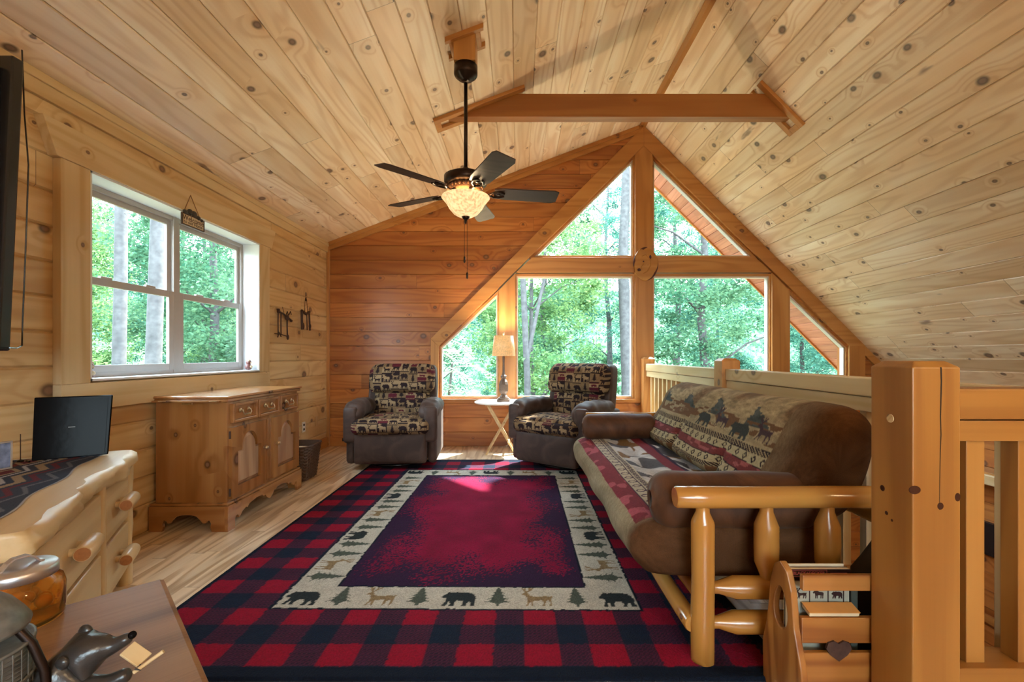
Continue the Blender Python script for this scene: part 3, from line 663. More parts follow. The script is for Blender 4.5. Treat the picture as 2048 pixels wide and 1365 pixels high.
MOOSE = [[(0,.52),(.04,.6),(.12,.68),(.2,.70),(.3,.74),(.42,.72),(.6,.62),(.85,.60),(.96,.54),(.96,.4),(.93,.2),(.93,0),(.86,0),(.87,.2),(.8,.34),(.77,.2),(.76,0),(.69,0),(.7,.3),(.5,.3),(.45,.3),(.42,.15),(.42,0),(.36,0),(.35,.2),(.3,.3),(.28,.0),(.22,0),(.22,.3),(.2,.45),(.13,.5),(.06,.46)],
         [(.15,.70),(.02,.78),(.0,.95),(.06,.88),(.08,.98),(.14,.88),(.17,.98),(.2,.86),(.26,.97),(.28,.84),(.36,.92),(.36,.8),(.22,.72)]]
def inpoly(x, y, poly):
    ins = np.zeros(x.shape, bool); n = len(poly)
    for i in range(n):
        x1, y1 = poly[i-1]; x2, y2 = poly[i]
        if y1 == y2: continue
        c = ((y1 > y) != (y2 > y)) & (x < (x2-x1)*(y-y1)/(y2-y1)+x1)
        ins ^= c
    return ins
def stamp(x, y, shape, cx, cy, w, h, ang=0, flip=False):
    """mask of silhouette of width w height h, base centre (cx, cy), rotated by ang"""
    dx = x-cx; dy = y-cy; ca, sa = math.cos(-ang), math.sin(-ang)
    u = (dx*ca-dy*sa)/w+0.5; v = (dx*sa+dy*ca)/h
    if flip: u = 1-u
    m = np.zeros(x.shape, bool); bb = (u > -0.02) & (u < 1.02) & (v > -0.02) & (v < 1.02)
    if bb.any():
        uu, vv = u[bb], v[bb]; r = np.zeros(uu.shape, bool)
        for p in shape: r |= inpoly(uu, vv, p)
        m[bb] = r
    return m

# ------------------------------------------------------------------ rug
def make_rug():
    x0, x1, y0, y1 = -1.545, 0.985, 1.60, 4.98
    st = 0.0062; nx = int((x1-x0)/st); ny = int((y1-y0)/st)
    X, Y = np.meshgrid(np.linspace(x0, x1, nx), np.linspace(y0, y1, ny), indexing='ij'); x = X.ravel(); y = Y.ravel()
    navy = np.array((0.009, 0.016, 0.034)); mixc = np.array((0.045, 0.009, 0.022)); red = np.array((0.27, 0.006, 0.024)); cream = np.array((0.50, 0.46, 0.38))
    jx = (vnoise(x*60, y*60, 1)-0.5)*0.006; jy = (vnoise(x*60, y*60, 2)-0.5)*0.006
    px_ = ((x+jx+1.515) % 0.2565)/0.2565 < 0.53; py_ = ((y+jy-1.664) % 0.255)/0.255 < 0.50
    edge = (x < x0+0.03) | (x > x1-0.03) | (y < y0+0.06) | (y > y1-0.06)
    col = np.where((px_ & py_)[:, None], red, np.where((px_ | py_)[:, None], mixc*0.55+navy*0.5, navy))
    tw = ((np.floor(x/0.009)+np.floor(y/0.009)) % 2 < 1)
    one = (px_ ^ py_) & ~edge; col[one & tw] = mixc*1.7; 
    col[edge] = navy*0.7
    # bordered field, turned a hair
    a = math.radians(-0.55); cx, cy = -0.268, 3.275; u = (x-cx)*math.cos(a)+(y-cy)*math.sin(a); v = -(x-cx)*math.sin(a)+(y-cy)*math.cos(a)
    bw, bl_ = 0.825, 1.235; iw, il = 0.60, 1.035
    m = (abs(u+jx) < bw+0.012) & (abs(v+jy) < bl_+0.012); col[m] = navy*0.6
    m = (abs(u+jx) < bw) & (abs(v+jy) < bl_); col[m] = cream*(0.92+0.16*vnoise(x[m]*25, y[m]*25, 4))[:, None]
    m = (abs(u+jx) < iw+0.01) & (abs(v+jy) < il+0.01); col[m] = navy*0.6
    m = (abs(u+jx) < iw) & (abs(v+jy) < il)
    dist = np.minimum((iw-abs(u))/0.30, (il-abs(v))/0.36)+(vnoise(u*6, v*6, 6)-0.5)*0.8
    th = 0.4*vnoise(x*90, y*90, 8)+0.6*hsh(np.floor(x/0.007), np.floor(y/0.007), 3)
    isred = dist > th*1.0+0.05
    fc = np.where(isred[:, None], np.array((0.22, 0.004, 0.034))*(0.75+0.4*vnoise(u*9, v*9, 5))[:, None], np.array((0.030, 0.010, 0.036)))
    col[m] = fc[m]
    green = np.array((0.075, 0.090, 0.070)); bear = np.array((0.022, 0.028, 0.030)); tan = np.array((0.25, 0.17, 0.085))
    def put(sh, c, w, h, cu, cv, ang, flip=False):
        mm = stamp(u, v, sh, cu, cv, w, h, ang, flip); col[mm] = c*(0.85+0.3*vnoise(x[mm]*120, y[mm]*120, 9))[:, None]
    seqn = 'BTDTBTDTB'; hb = (bw+iw)/2
    for k, ch in enumerate(seqn):
        cu = -0.735+k*0.184; lo = 0.025
        for sgn in (-1, 1):
            ang = 0 if sgn < 0 else math.pi; base = -(bl_-lo) if sgn < 0 else (bl_-lo)
            s = {'B': (BEAR, bear, 0.165, 0.185), 'T': (TREE, green, 0.135, 0.165), 'D': (DEER, tan, 0.155, 0.165)}[ch]
            put(s[0], s[1], s[2], s[3], cu, base, ang, False)
    seqs = 'TDTTBTTDTTBTTDT'
    for k, ch in enumerate(seqs):
        cv = -0.94+k*0.1345; 
        s = {'B': (BEAR, bear, 0.145, 0.19), 'T': (TREE, green, 0.125, 0.20), 'D': (DEER, tan, 0.14, 0.18)}[ch]
        put(s[0], s[1], s[2], s[3], -(bw-0.015), cv, -math.pi/2)
        put(s[0], s[1], s[2], s[3], (bw-0.015), cv, math.pi/2)
    z = np.full(x.shape, 0.014)+0.0015*vnoise(x*40, y*40, 11); rim = (x < x0+0.004) | (x > x1-0.004) | (y < y0+0.004) | (y > y1-0.004); z[rim] = 0.002
    V = np.stack([x, y, z], 1)
    o = mesh_obj('area_rug', V, grid_faces(nx, ny), M['rug'], smooth=True, col=col, loc=((x0+x1)/2, (y0+y1)/2, 0))
    tag(o, 'large red and navy plaid rug with a cream border of bears, deer and pines', 'rug')
make_rug()

# ------------------------------------------------------------------ patchwork cabin fabric
def patch(u, v, s=0.098):
    beige = np.array((0.31, 0.21, 0.115)); sand = np.array((0.21, 0.135, 0.07)); dark = np.array((0.024, 0.014, 0.015)); mar = np.array((0.10, 0.015, 0.024))
    i = np.floor(u/s); off = hsh(i, 3)*0.5*s; j = np.floor((v+off)/s); lu = u/s-i; lv = (v+off)/s-j
    t = (i*3+j*5+np.floor(hsh(i, j, 5)*2)) % 7
    col = np.zeros((len(u), 3)); 
    for k, (bg, fg, sh) in enumerate(((beige, dark, BEAR), (sand, dark, TREE), (dark, sand, DEER), (beige, dark, DEER), (mar, dark, None), (sand, dark, BEAR), (dark, beige, MOOSE))):
        m = t == k; col[m] = bg
        if sh is None:
            mm = m & (np.abs(lv-0.72) < 0.2); col[mm] = beige; mm = m & stamp(lu, lv, BEAR, 0.5, 0.55, 0.7, 0.4); col[mm] = mar
            mm = m & (np.abs(lv-0.12) < 0.05) & ((lu*8) % 1 < 0.6); col[mm] = sand
        else:
            sc = 0.92 if sh is TREE else 0.86
            mm = m & stamp(lu, lv, sh, 0.5, 0.14, sc*(0.75 if sh is TREE else 1), sc if sh is not BEAR else 1.05); col[mm] = fg
            mm = m & (lv < 0.10); col[mm] = dark if bg is not dark else sand
    return col*(0.85+0.3*vnoise(u*200, v*200, 3))[:, None]

def make_recliner(name, label, loc, rz, seed):
    t = thing(name, label, 'recliner', loc, rz)
    S = M['suede']
    def rb(nm, c, h, r, n=(16, 16, 16), mat=S, deform=None, pat=None):
        V, Fc, q = rbox(h, r, n); col = None
        if pat is not None: col = pat(V, q)
        if deform is not None: V = deform(V, q)
        V = V+np.array(c)
        return mesh_obj(nm, V, Fc, mat, t, smooth=True, col=col)
    def wob(a, s): return lambda V, q: V+a*(vnoise(q[:, 0]*4+s+q[:, 1], q[:, 2]*4+q[:, 1]*3+s, 1)-0.5)[:, None]
    # body
    rb('footrest_panel', (0, 0.05, 0.225), (0.355, 0.045, 0.155), 0.03, (30, 8, 16), deform=lambda V, q: V+np.stack([0*q[:, 0], -0.012*(1-q[:, 0]**2)*(1-q[:, 2]**2)*(q[:, 1] < 0), 0*q[:, 0]], 1))
    rb('body', (0, 0.42, 0.23), (0.36, 0.34, 0.15), 0.04, (16, 16, 10))
    for s_ in (-1, 1):
        rb('arm', (s_*0.405, 0.44, 0.32), (0.045, 0.37, 0.26), 0.04, (8, 20, 16))
        def arm_def(V, q, s_=s_):
            W = V.copy(); W[:, 2] += 0.02*(1-q[:, 1]**2)-0.03*np.clip(-q[:, 1]-0.5, 0, 1)*2
            W[:, 0] += s_*0.012*np.sin(q[:, 1]*9)*(q[:, 2] > 0)*0.4; W[:, 2] += 0.004*np.sin(q[:, 1]*14+q[:, 0]*3)
            return W
        rb('arm_pad', (s_*0.372, 0.33, 0.59), (0.105, 0.31, 0.085), 0.08, (18, 30, 16), deform=arm_def)
        rb('arm_front', (s_*0.392, 0.05, 0.46), (0.070, 0.040, 0.18), 0.038, (12, 10, 14))
    # back shell with wings
    lean = math.radians(12)
    def tilt(V, y0=0.62, z0=0.35):
        W = V.copy(); W[:, 1] += np.tan(lean)*(V[:, 2]-z0); return W
    def rbt(nm, c, h, r, n, mat=S, deform=None, pat=None):
        V, Fc, q = rbox(h, r, n); col = pat(V, q) if pat is not None else None
        if deform is not None: V = deform(V, q)
        V = tilt(V+np.array(c)); return mesh_obj(nm, V, Fc, mat, t, smooth=True, col=col)
    def shell(V, q):
        W = V.copy(); W[:, 0] *= 1-0.05*np.clip(q[:, 2], 0, 1)**2; W[:, 1] += -0.06*np.abs(q[:, 0])**4*(q[:, 1] < 0)*np.clip(q[:, 2]+1, 0, 1); return W
    rbt('back_shell', (0, 0.72, 0.64), (0.385, 0.07, 0.40), 0.055, (24, 10, 24), deform=shell)
    off = seed*0.37
    def pillow(b, sag=0.0):
        def f(V, q):
            W = V.copy(); k = (1-q[:, 0]**4)*(1-q[:, 2]**2); W[:, 1] -= b*k*(q[:, 1] < 0); W[:, 1] += 0.006*(vnoise(q[:, 0]*5+seed, q[:, 2]*4, 3)-0.5)
            W[:, 2] -= sag*(1-q[:, 0]**2)*0; W[:, 2] -= 0.02*np.abs(q[:, 0])**6*(q[:, 2] > 0); return W
        return f
    P1 = lambda V, q: patch(V[:, 0]+0.5+off, V[:, 2]-V[:, 1]*(q[:, 2] > 0.9)+0.9)
    rbt('head_cushion', (0, 0.575, 0.89), (0.365, 0.105, 0.165), 0.09, (150, 26, 76), M['tapestry'], pillow(0.035), P1)
    P2 = lambda V, q: patch(V[:, 0]+0.83+off, V[:, 2]+0.43)
    rbt('lumbar_cushion', (0, 0.625, 0.625), (0.305, 0.075, 0.16), 0.06, (130, 20, 70), M['tapestry'], pillow(0.03), P2)
    def seatd(V, q):
        W = V.copy(); W[:, 2] += 0.035*(1-q[:, 0]**4)*(1-q[:, 1]**2)*(q[:, 2] > 0); W[:, 1] -= 0.03*(1-q[:, 0]**4)*(q[:, 1] < 0)*(1-q[:, 2]**2)
        W[:, 0] *= np.where(q[:, 1] < -0.55, 1.0, 0.86); return W
    P3 = lambda V, q: patch(V[:, 0]+0.21+off, V[:, 2]+(V[:, 1]+0.3)*(q[:, 2] > 0.95)+0.62)
    rb('seat_cushion', (0, 0.26, 0.435), (0.385, 0.29, 0.075), 0.065, (150, 110, 34), M['tapestry'], seatd, P3)
    mb = MB(); mb.lathe([(0.27, 0.018), (0.30, 0.018), (0.30, 0.042), (0.27, 0.042)], (0, 0.42, 0), 40).box(-0.27, 0.27, 0.39, 0.45, 0.02, 0.04).lathe([(0.04, 0.03), (0.04, 0.1)], (0, 0.42, 0), 16)
    mb.build('swivel_base', M['black'], t)
    mb = MB(); mb.bar((-0.455, 0.25, 0.30), (-0.47, 0.06, 0.31), 0.012, 0.03); mb.build('recline_lever', M['black'], t)
    return t
make_recliner('recliner', 'brown suede recliner with patchwork wildlife cushions against the back wall by the corner', (-1.265, 4.49, 0.005), math.radians(4), 0)
make_recliner('recliner', 'brown suede recliner with patchwork wildlife cushions angled before the tall windows beside the sofa', (0.25, 4.44, 0.014), math.radians(-37), 1)

# ------------------------------------------------------------------ round side table, lamp
RXc, RYc = -0.20, 5.40
tb_ = thing('side_table', 'small round white-topped side table with crossed pine folding legs', 'side table', (RXc, RYc, 0))
mb = MB(); mb.lathe([(0.0, 0.590), (0.305, 0.590), (0.315, 0.596), (0.315, 0.606), (0.308, 0.611), (0.0, 0.611)], (RXc, RYc, 0), 48); mb.build('tabletop', M['wtable'], tb_, world=True)
for (sy, sx) in ((-0.13, 1), (0.13, 1), (-0.09, -1), (0.09, -1)):
    mb = MB(); mb.bar((RXc+sx*0.17, RYc+sy, 0.59), (RXc-sx*0.17, RYc+sy, 0.0), 0.02, 0.035, up=(0, 1, 0)); mb.build('leg', M['paleX'], tb_, world=True, bevel=0.002)
for a_, z_, h_ in ((0.17, 0.578, 0.025), (-0.17, 0.578, 0.025), (0.09, 0.14, 0.02), (-0.09, 0.14, 0.02)):
    mb = MB(); mb.bar((RXc+a_, RYc-0.14, z_), (RXc+a_, RYc+0.14, z_), 0.02, h_); mb.build('crossbar', M['paleX'], tb_, world=True, bevel=0.002)
lx, ly, lz = -0.17, 5.38, 0.611
lam = thing('table_lamp', 'lit table lamp with burlap drum shade and distressed wooden base on the round table', 'lamp', (lx, ly, lz))
mb = MB(); mb.box(lx-0.075, lx+0.075, ly-0.075, ly+0.075, lz, lz+0.03).box(lx-0.062, lx+0.062, ly-0.062, ly+0.062, lz+0.03, lz+0.045)
mb.build('plinth', M['lampwood'], lam, world=True, bevel=0.004)
mb = MB(); mb.lathe([(0.055, 0.045), (0.05, 0.06), (0.035, 0.075), (0.03, 0.085), (0.045, 0.10), (0.055, 0.12), (0.058, 0.135), (0.058, 0.20), (0.048, 0.235), (0.03, 0.26), (0.022, 0.268), (0.038, 0.285), (0.036, 0.30), (0.022, 0.315), (0.016, 0.34), (0.013, 0.46), (0.016, 0.50), (0.016, 0.53), (0.008, 0.54), (0.004, 0.60), (0.004, 0.79)], (lx, ly, lz), 8, sm=False, sq=True); mb.build('stem', M['lampwood'], lam, world=True)
mb = MB(); mb.lathe([(0.138, 0.535), (0.115, 0.775), (0.113, 0.775), (0.136, 0.535)], (lx, ly, lz), 40); V = mb
sh = mb.build('lamp_shade', M['shade'], lam, world=True)
mb = MB(); mb.ball((lx, ly, lz+0.80), (0.012, 0.012, 0.016)).bar((lx-0.115, ly, lz+0.77), (lx+0.115, ly, lz+0.77), 0.004, 0.004); mb.build('finial', M['brass'], lam, world=True)
pointlight('table_lamp_bulb', (lx, ly, lz+0.715), LAMP_TABLE, 0.035, WARM)
mb = MB(); mb.tube([(lx+0.03, ly+0.07, lz+0.01), (lx+0.06, ly+0.2, 0.62), (lx+0.07, ly+0.32, 0.3), (lx+0.10, D-0.06, 0.12), (lx+0.02, D-0.2, 0.02), (lx-0.05, D-0.12, 0.012), (lx+0.14, D-0.06, 0.05), (lx+0.19, D-0.045, 0.21)], 0.0035, 6)
tag(mb.build('lamp_cord', M['outlet']), 'thin lamp cord running down behind the round table to the wall outlet', 'cord')
def outlet(name, label, c, axis, mat, w=0.07, h=0.115, holes=True):
    o = thing(name, label, 'outlet', c)
    mb = MB()
    if axis == 'Y': mb.box(c[0]-w/2, c[0]+w/2, c[1]-0.008, c[1], c[2]-h/2, c[2]+h/2)
    else: mb.box(c[0], c[0]+0.008, c[1]-w/2, c[1]+w/2, c[2]-h/2, c[2]+h/2)
    mb.build('cover_plate', mat, o, world=True, bevel=0.003)
    if holes:
        for dz in (-0.025, 0.025):
            mb = MB()
            if axis == 'Y': mb.box(c[0]-0.015, c[0]+0.015, c[1]-0.0095, c[1]-0.008, c[2]+dz-0.012, c[2]+dz+0.012)
            else: mb.box(c[0]+0.008, c[0]+0.0095, c[1]-0.015, c[1]+0.015, c[2]+dz-0.012, c[2]+dz+0.012)
            mb.build('socket', M['black'] if mat is M['outlet'] else mat, o, world=True)
outlet('wall_outlet', 'white double outlet on the left wall past the pine sideboard', (XL, 5.13, 0.345), 'X', M['outlet'])
outlet('wall_outlet', 'tan outlet plate on the left wall nearest the room corner', (XL, 5.46, 0.365), 'X', M['almond'], holes=False)
outlet('wall_outlet', 'outlet low on the back wall behind the round side table', (lx+0.19, D, 0.21), 'Y', M['outlet'])

# ------------------------------------------------------------------ carved plaque on window cross
pz = 1.15-(530-712)*KP; pxx = (1289-1036)*KP
pl = thing('carved_plaque', 'oval carved wood slab plaque with a face and bark edge on the window crosspiece', 'plaque', (pxx, D-0.04, pz-0.2))
n = 40; pts = []
for k in range(n):
    a = 2*math.pi*k/n; r = 1+0.03*math.sin(3*a+1)+0.02*math.sin(7*a); pts.append((pxx+0.152*r*math.cos(a), D-0.062, pz+0.205*r*math.sin(a)))
mb = MB(); mb.prism(pts, (0, 0.026, 0)); mb.build('slab', M['logX'], pl, world=True, bevel=0.004)
M['barkd'] = simple('plaque_bark', (0.07, 0.02, 0.015), 0.8, var=0.4)
for a0, a1 in ((1.45, 2.1), (2.6, 3.3), (-1.4, 0.05)):
    mb = MB(); q = []
    m_ = 10
    for i in range(m_+1):
        a = a0+(a1-a0)*i/m_; q.append((pxx+0.155*math.cos(a), D-0.066, pz+0.21*math.sin(a)))
    for i in range(m_, -1, -1):
        a = a0+(a1-a0)*i/m_; r = 0.86+0.13*abs(i/m_-0.5)*2; q.append((pxx+0.155*r*math.cos(a), D-0.066, pz+0.21*r*math.sin(a)))
    mb.prism(q, (0, 0.028, 0)); mb.build('bark_edge', M['barkd'], pl, world=True)
for nm_, c_, r_ in (('carved_eye', (pxx-0.03, D-0.064, pz+0.03), (0.009, 0.006, 0.009)), ('carved_nose', (pxx-0.085, D-0.064, pz-0.075), (0.022, 0.006, 0.018)), ('carved_ear', (pxx+0.055, D-0.064, pz+0.085), (0.014, 0.006, 0.026))):
    mb = MB(); mb.ball(c_, r_); mb.build(nm_, M['barkd'], pl, world=True)
mb = MB(); mb.tube([(pxx-0.05, D-0.064, pz+0.10), (pxx-0.0, D-0.066, pz+0.12), (pxx+0.05, D-0.066, pz+0.06), (pxx+0.06, D-0.066, pz-0.02), (pxx+0.02, D-0.066, pz-0.09), (pxx-0.03, D-0.066, pz-0.12)], 0.005, 8).tube([(pxx-0.03, D-0.066, pz+0.0), (pxx-0.06, D-0.066, pz-0.04), (pxx-0.05, D-0.066, pz-0.08)], 0.005, 8); mb.build('carved_lines', M['logX'], pl, world=True)

# ------------------------------------------------------------------ loft railing
def newel(root, x0, x1, y0, y1, top, mat=None, ch=0.025, bottom=0.0):
    cx, cy = (x0+x1)/2, (y0+y1)/2; V = []
    for z, s in ((bottom, 0), (top-ch*0.8, 0), (top, ch)):
        V += [(x0+s, y0+s, z), (x1-s, y0+s, z), (x1-s, y1-s, z), (x0+s, y1-s, z)]
    Fc = [(3, 2, 1, 0), (8, 9, 10, 11)]+[(4*i+k, 4*i+(k+1) % 4, 4*i+4+(k+1) % 4, 4*i+4+k) for i in range(2) for k in range(4)]
    mb = MB(); mb.add(V, Fc); return mb.build('newel_post', mat or M['trimZ'], root, world=True, bevel=0.003)
rl = thing('loft_railing', 'pine railing with square balusters running behind the sofa to the tall windows', 'railing', (1.62, 3.5, 0))
newel(rl, 1.55, 1.69, 3.46, 3.60, 1.13); newel(rl, 1.55, 1.69, 5.62, 5.76, 1.13)
for (ya_, yb2) in ((1.36, 3.46), (3.60, 5.62)):
    mb = MB(); mb.box(1.575, 1.665, ya_, yb2, 0.965, 1.05); mb.build('top_rail', M['paleY'], rl, world=True, bevel=0.006)
    mb = MB(); mb.box(1.585, 1.655, ya_, yb2, 0.895, 0.962); mb.build('sub_rail', M['paleY'], rl, world=True, bevel=0.003)
    mb = MB(); mb.box(1.585, 1.655, ya_, yb2, 0.07, 0.12); mb.build('bottom_rail', M['trimY'], rl, world=True, bevel=0.003)
    nb = int(round((yb2-ya_)/0.145)); 
    for k in range(1, nb):
        y = ya_+(yb2-ya_)*k/nb; mb = MB(); mb.box(1.60, 1.64, y-0.02, y+0.02, 0.12, 0.895); mb.build('baluster', M['paleZ'], rl, world=True, bevel=0.002)
r2 = thing('stair_railing', 'thick pine newel post in the foreground with the orange railing to its right', 'railing', (1.10, 1.27, 0))
nx0, nx1, ny0, ny1 = 1.101, 1.235, 1.27, 1.42
np_ = newel(r2, nx0, nx1, ny0, ny1, 1.135, M['newelZ'], 0.022)
mb = MB(); mb.tube([(nx0-0.002, 1.345, 0.965), (nx0+0.01, 1.345, 0.965)], 0.0125, 16); mb.build('peg', M['paleX'], np_, world=True)
M['crack'] = simple('wood_crack', (0.02, 0.01, 0.005), 0.9)
mb = MB()
cp = [(1.180, 1.118), (1.181, 1.08), (1.1795, 1.02), (1.1785, 0.98), (1.180, 0.93), (1.178, 0.88), (1.1765, 0.80), (1.1755, 0.72)]
L_ = [(x-0.0018*(1-i/len(cp)), z) for i, (x, z) in enumerate(cp)]+[(x+0.0018*(1-i/len(cp)), z) for i, (x, z) in reversed(list(enumerate(cp)))]
mb.prism([(x, ny0-0.0012, z) for x, z in L_], (0, 0.002, 0)); mb.build('crack', M['crack'], np_, world=True)
M['knotb'] = simple('knot_brown', (0.05, 0.016, 0.007), 0.7, spec=0.1)
for (a, c_, r1, r2_) in ((0.006, 0.775, 0.017, 0.012), (0.078, 0.73, 0.009, 0.010), (0.126, 0.755, 0.008, 0.012)):
    mb = MB(); mb.ball((nx0+a, ny0, c_), (r1, 0.0012, r2_), 16, 8); mb.build('knot', M['knotb'], np_, world=True)
for (y, z, r) in ((1.375, 0.75, 0.009), (1.36, 0.68, 0.006), (1.34, 0.665, 0.004)):
    mb = MB(); mb.ball((nx0, y, z), (0.0012, r, r), 12, 8); mb.build('knot', M['knotb'], np_, world=True)
mb = MB(); mb.box(nx1, 2.6, 1.295, 1.385, 0.968, 1.056); mb.build('top_rail', M['newelX'], r2, world=True, bevel=0.005)
mb = MB(); mb.box(nx1, 2.6, 1.30, 1.38, 0.905, 0.964); mb.build('sub_rail', M['newelX'], r2, world=True, bevel=0.003)
mb = MB(); mb.box(nx1, 2.6, 1.29, 1.39, 0.20, 0.262); mb.build('bottom_rail', M['newelX'], r2, world=True, bevel=0.003)
mb = MB(); mb.box(nx1, 2.6, 1.26, 1.31, 0.0, 0.198); mb.build('kick_board', M['newelX'], r2, world=True, bevel=0.003)
for k in range(8):
    x = 1.322+0.15*k; mb = MB(); mb.box(x-0.0265, x+0.0265, 1.315, 1.365, 0.262, 0.905); mb.build('baluster', M['newelZ'], r2, world=True, bevel=0.002)
# things on the lower wall seen between the balusters
def lowpt(px, py, X=XR-0.02): Y = X*F/(px-1036); return (X, Y, 1.15-(py-712)*Y/F)
a = lowpt(1968, 1042); b = lowpt(2006, 1122)
mb = MB(); mb.box(XR-0.05, XR, b[1]-0.35, a[1]+0.45, b[2], a[2]); wt = mb.build('wall_screen', M['black'], bevel=0.004); tag(wt, 'dark blue-black screen on the lower wall seen between the railing balusters', 'screen')
mb = MB(); mb.box(XR-0.25, XR, 3.6, 5.4, -0.12, -0.02); o = mb.build('wall_shelf', M['paleY'], bevel=0.01); tag(o, 'pale live-edge shelf on the lower wall behind the balusters', 'shelf')
st = thing('staircase', 'dark wooden staircase going down beyond the foreground railing', 'stairs', (2.6, 2.2, ZLO))
for i in range(12):
    mb = MB(); mb.box(1.72+i*0.24, 1.99+i*0.24, 1.45, 2.35, -0.22-i*0.2, -0.18-i*0.2); mb.build('tread', M['trimY'], st, world=True, bevel=0.004)
for y in (1.43, 2.36):
    mb = MB(); mb.prism([(1.70, y, -0.02), (1.70, y, -0.42), (4.6, y, -2.7), (4.84, y, -2.7), (4.84, y, -2.55)], (0, 0.03, 0)); mb.build('stringer', M['trimX'], st, world=True)

# ------------------------------------------------------------------ log futon sofa
so = thing('log_futon_sofa', 'log-framed futon sofa with brown suede mattress and woven bear and elk tapestry panels', 'sofa', (0.95, 2.8, 0))
def logt(name, a, b, r, mat, taper=0.0, n=18, parent=so, wob=0.03):
    a = Vector(a); b = Vector(b); L = (b-a).length; k = max(6, int(L/0.12)); pts = []; rad = []
    for i in range(k+1):
        t = i/k; pts.append(a.lerp(b, t)+Vector((random.uniform(-1, 1), random.uniform(-1, 1), random.uniform(-1, 1)))*r*wob); rad.append(r*(1+random.uniform(-wob, wob)))
    if taper:  # pencil-point tenon ends
        d = (b-a).normalized(); tl = taper
        pts = [a, a+d*0.03]+[a.lerp(b, t) for t in (tl*1.0/L+0.03/L, 0.5, 1-tl/L-0.03/L)]+[b-d*0.03, b]; rad = [r*0.55, r*0.55, r, r*1.02, r, r*0.55, r*0.55]
    else:
        d = (b-a).normalized(); pts = [a, a+d*0.006]+pts[1:-1]+[b-d*0.006, b]; rad = [r*0.86, r*0.97]+rad[1:-1]+[r*0.97, r*0.86]
    mb = MB(); mb.tube(pts, rad, n); return mb.build(name, mat, parent, world=True)
AF = 1.70; AB = 3.93
for Yf in (AF, AB):
    logt('arm_log', (0.585, Yf, 0.622), (1.50, Yf, 0.622), 0.041, M['logX'])
    mb = MB(); mb.tube([(0.69, Yf, 0.0), (0.69, Yf, 0.012), (0.688, Yf, 0.15), (0.691, Yf, 0.3), (0.69, Yf, 0.42), (0.69, Yf, 0.525), (0.69, Yf, 0.535), (0.69, Yf, 0.568), (0.69, Yf, 0.60)], [0.036, 0.042, 0.043, 0.041, 0.042, 0.0425, 0.040, 0.025, 0.024], 20); mb.build('front_leg', M['logZ'], so, world=True)
    logt('back_leg', (1.44, Yf, 0.0), (1.44, Yf, 0.59), 0.042, M['logZ'])
    for x in (0.928, 1.155): logt('spindle', (x, Yf, 0.30), (x, Yf, 0.60), 0.043, M['logZ'], taper=0.05)
    logt('stretcher', (0.715, Yf, 0.285), (1.42, Yf, 0.285), 0.041, M['logX'], taper=0.06)
    logt('stretcher', (0.715, Yf, 0.155), (1.42, Yf, 0.155), 0.041, M['logX'], taper=0.06)
logt('front_rail', (0.655, AF+0.0, 0.145), (0.655, AB+0.0, 0.145), 0.034, M['logY'])
logt('seat_rail', (0.72, AF+0.04, 0.215), (0.72, AB-0.04, 0.215), 0.035, M['logY'])
logt('back_rail', (1.46, AF, 0.50), (1.46, AB, 0.50), 0.036, M['logY'])
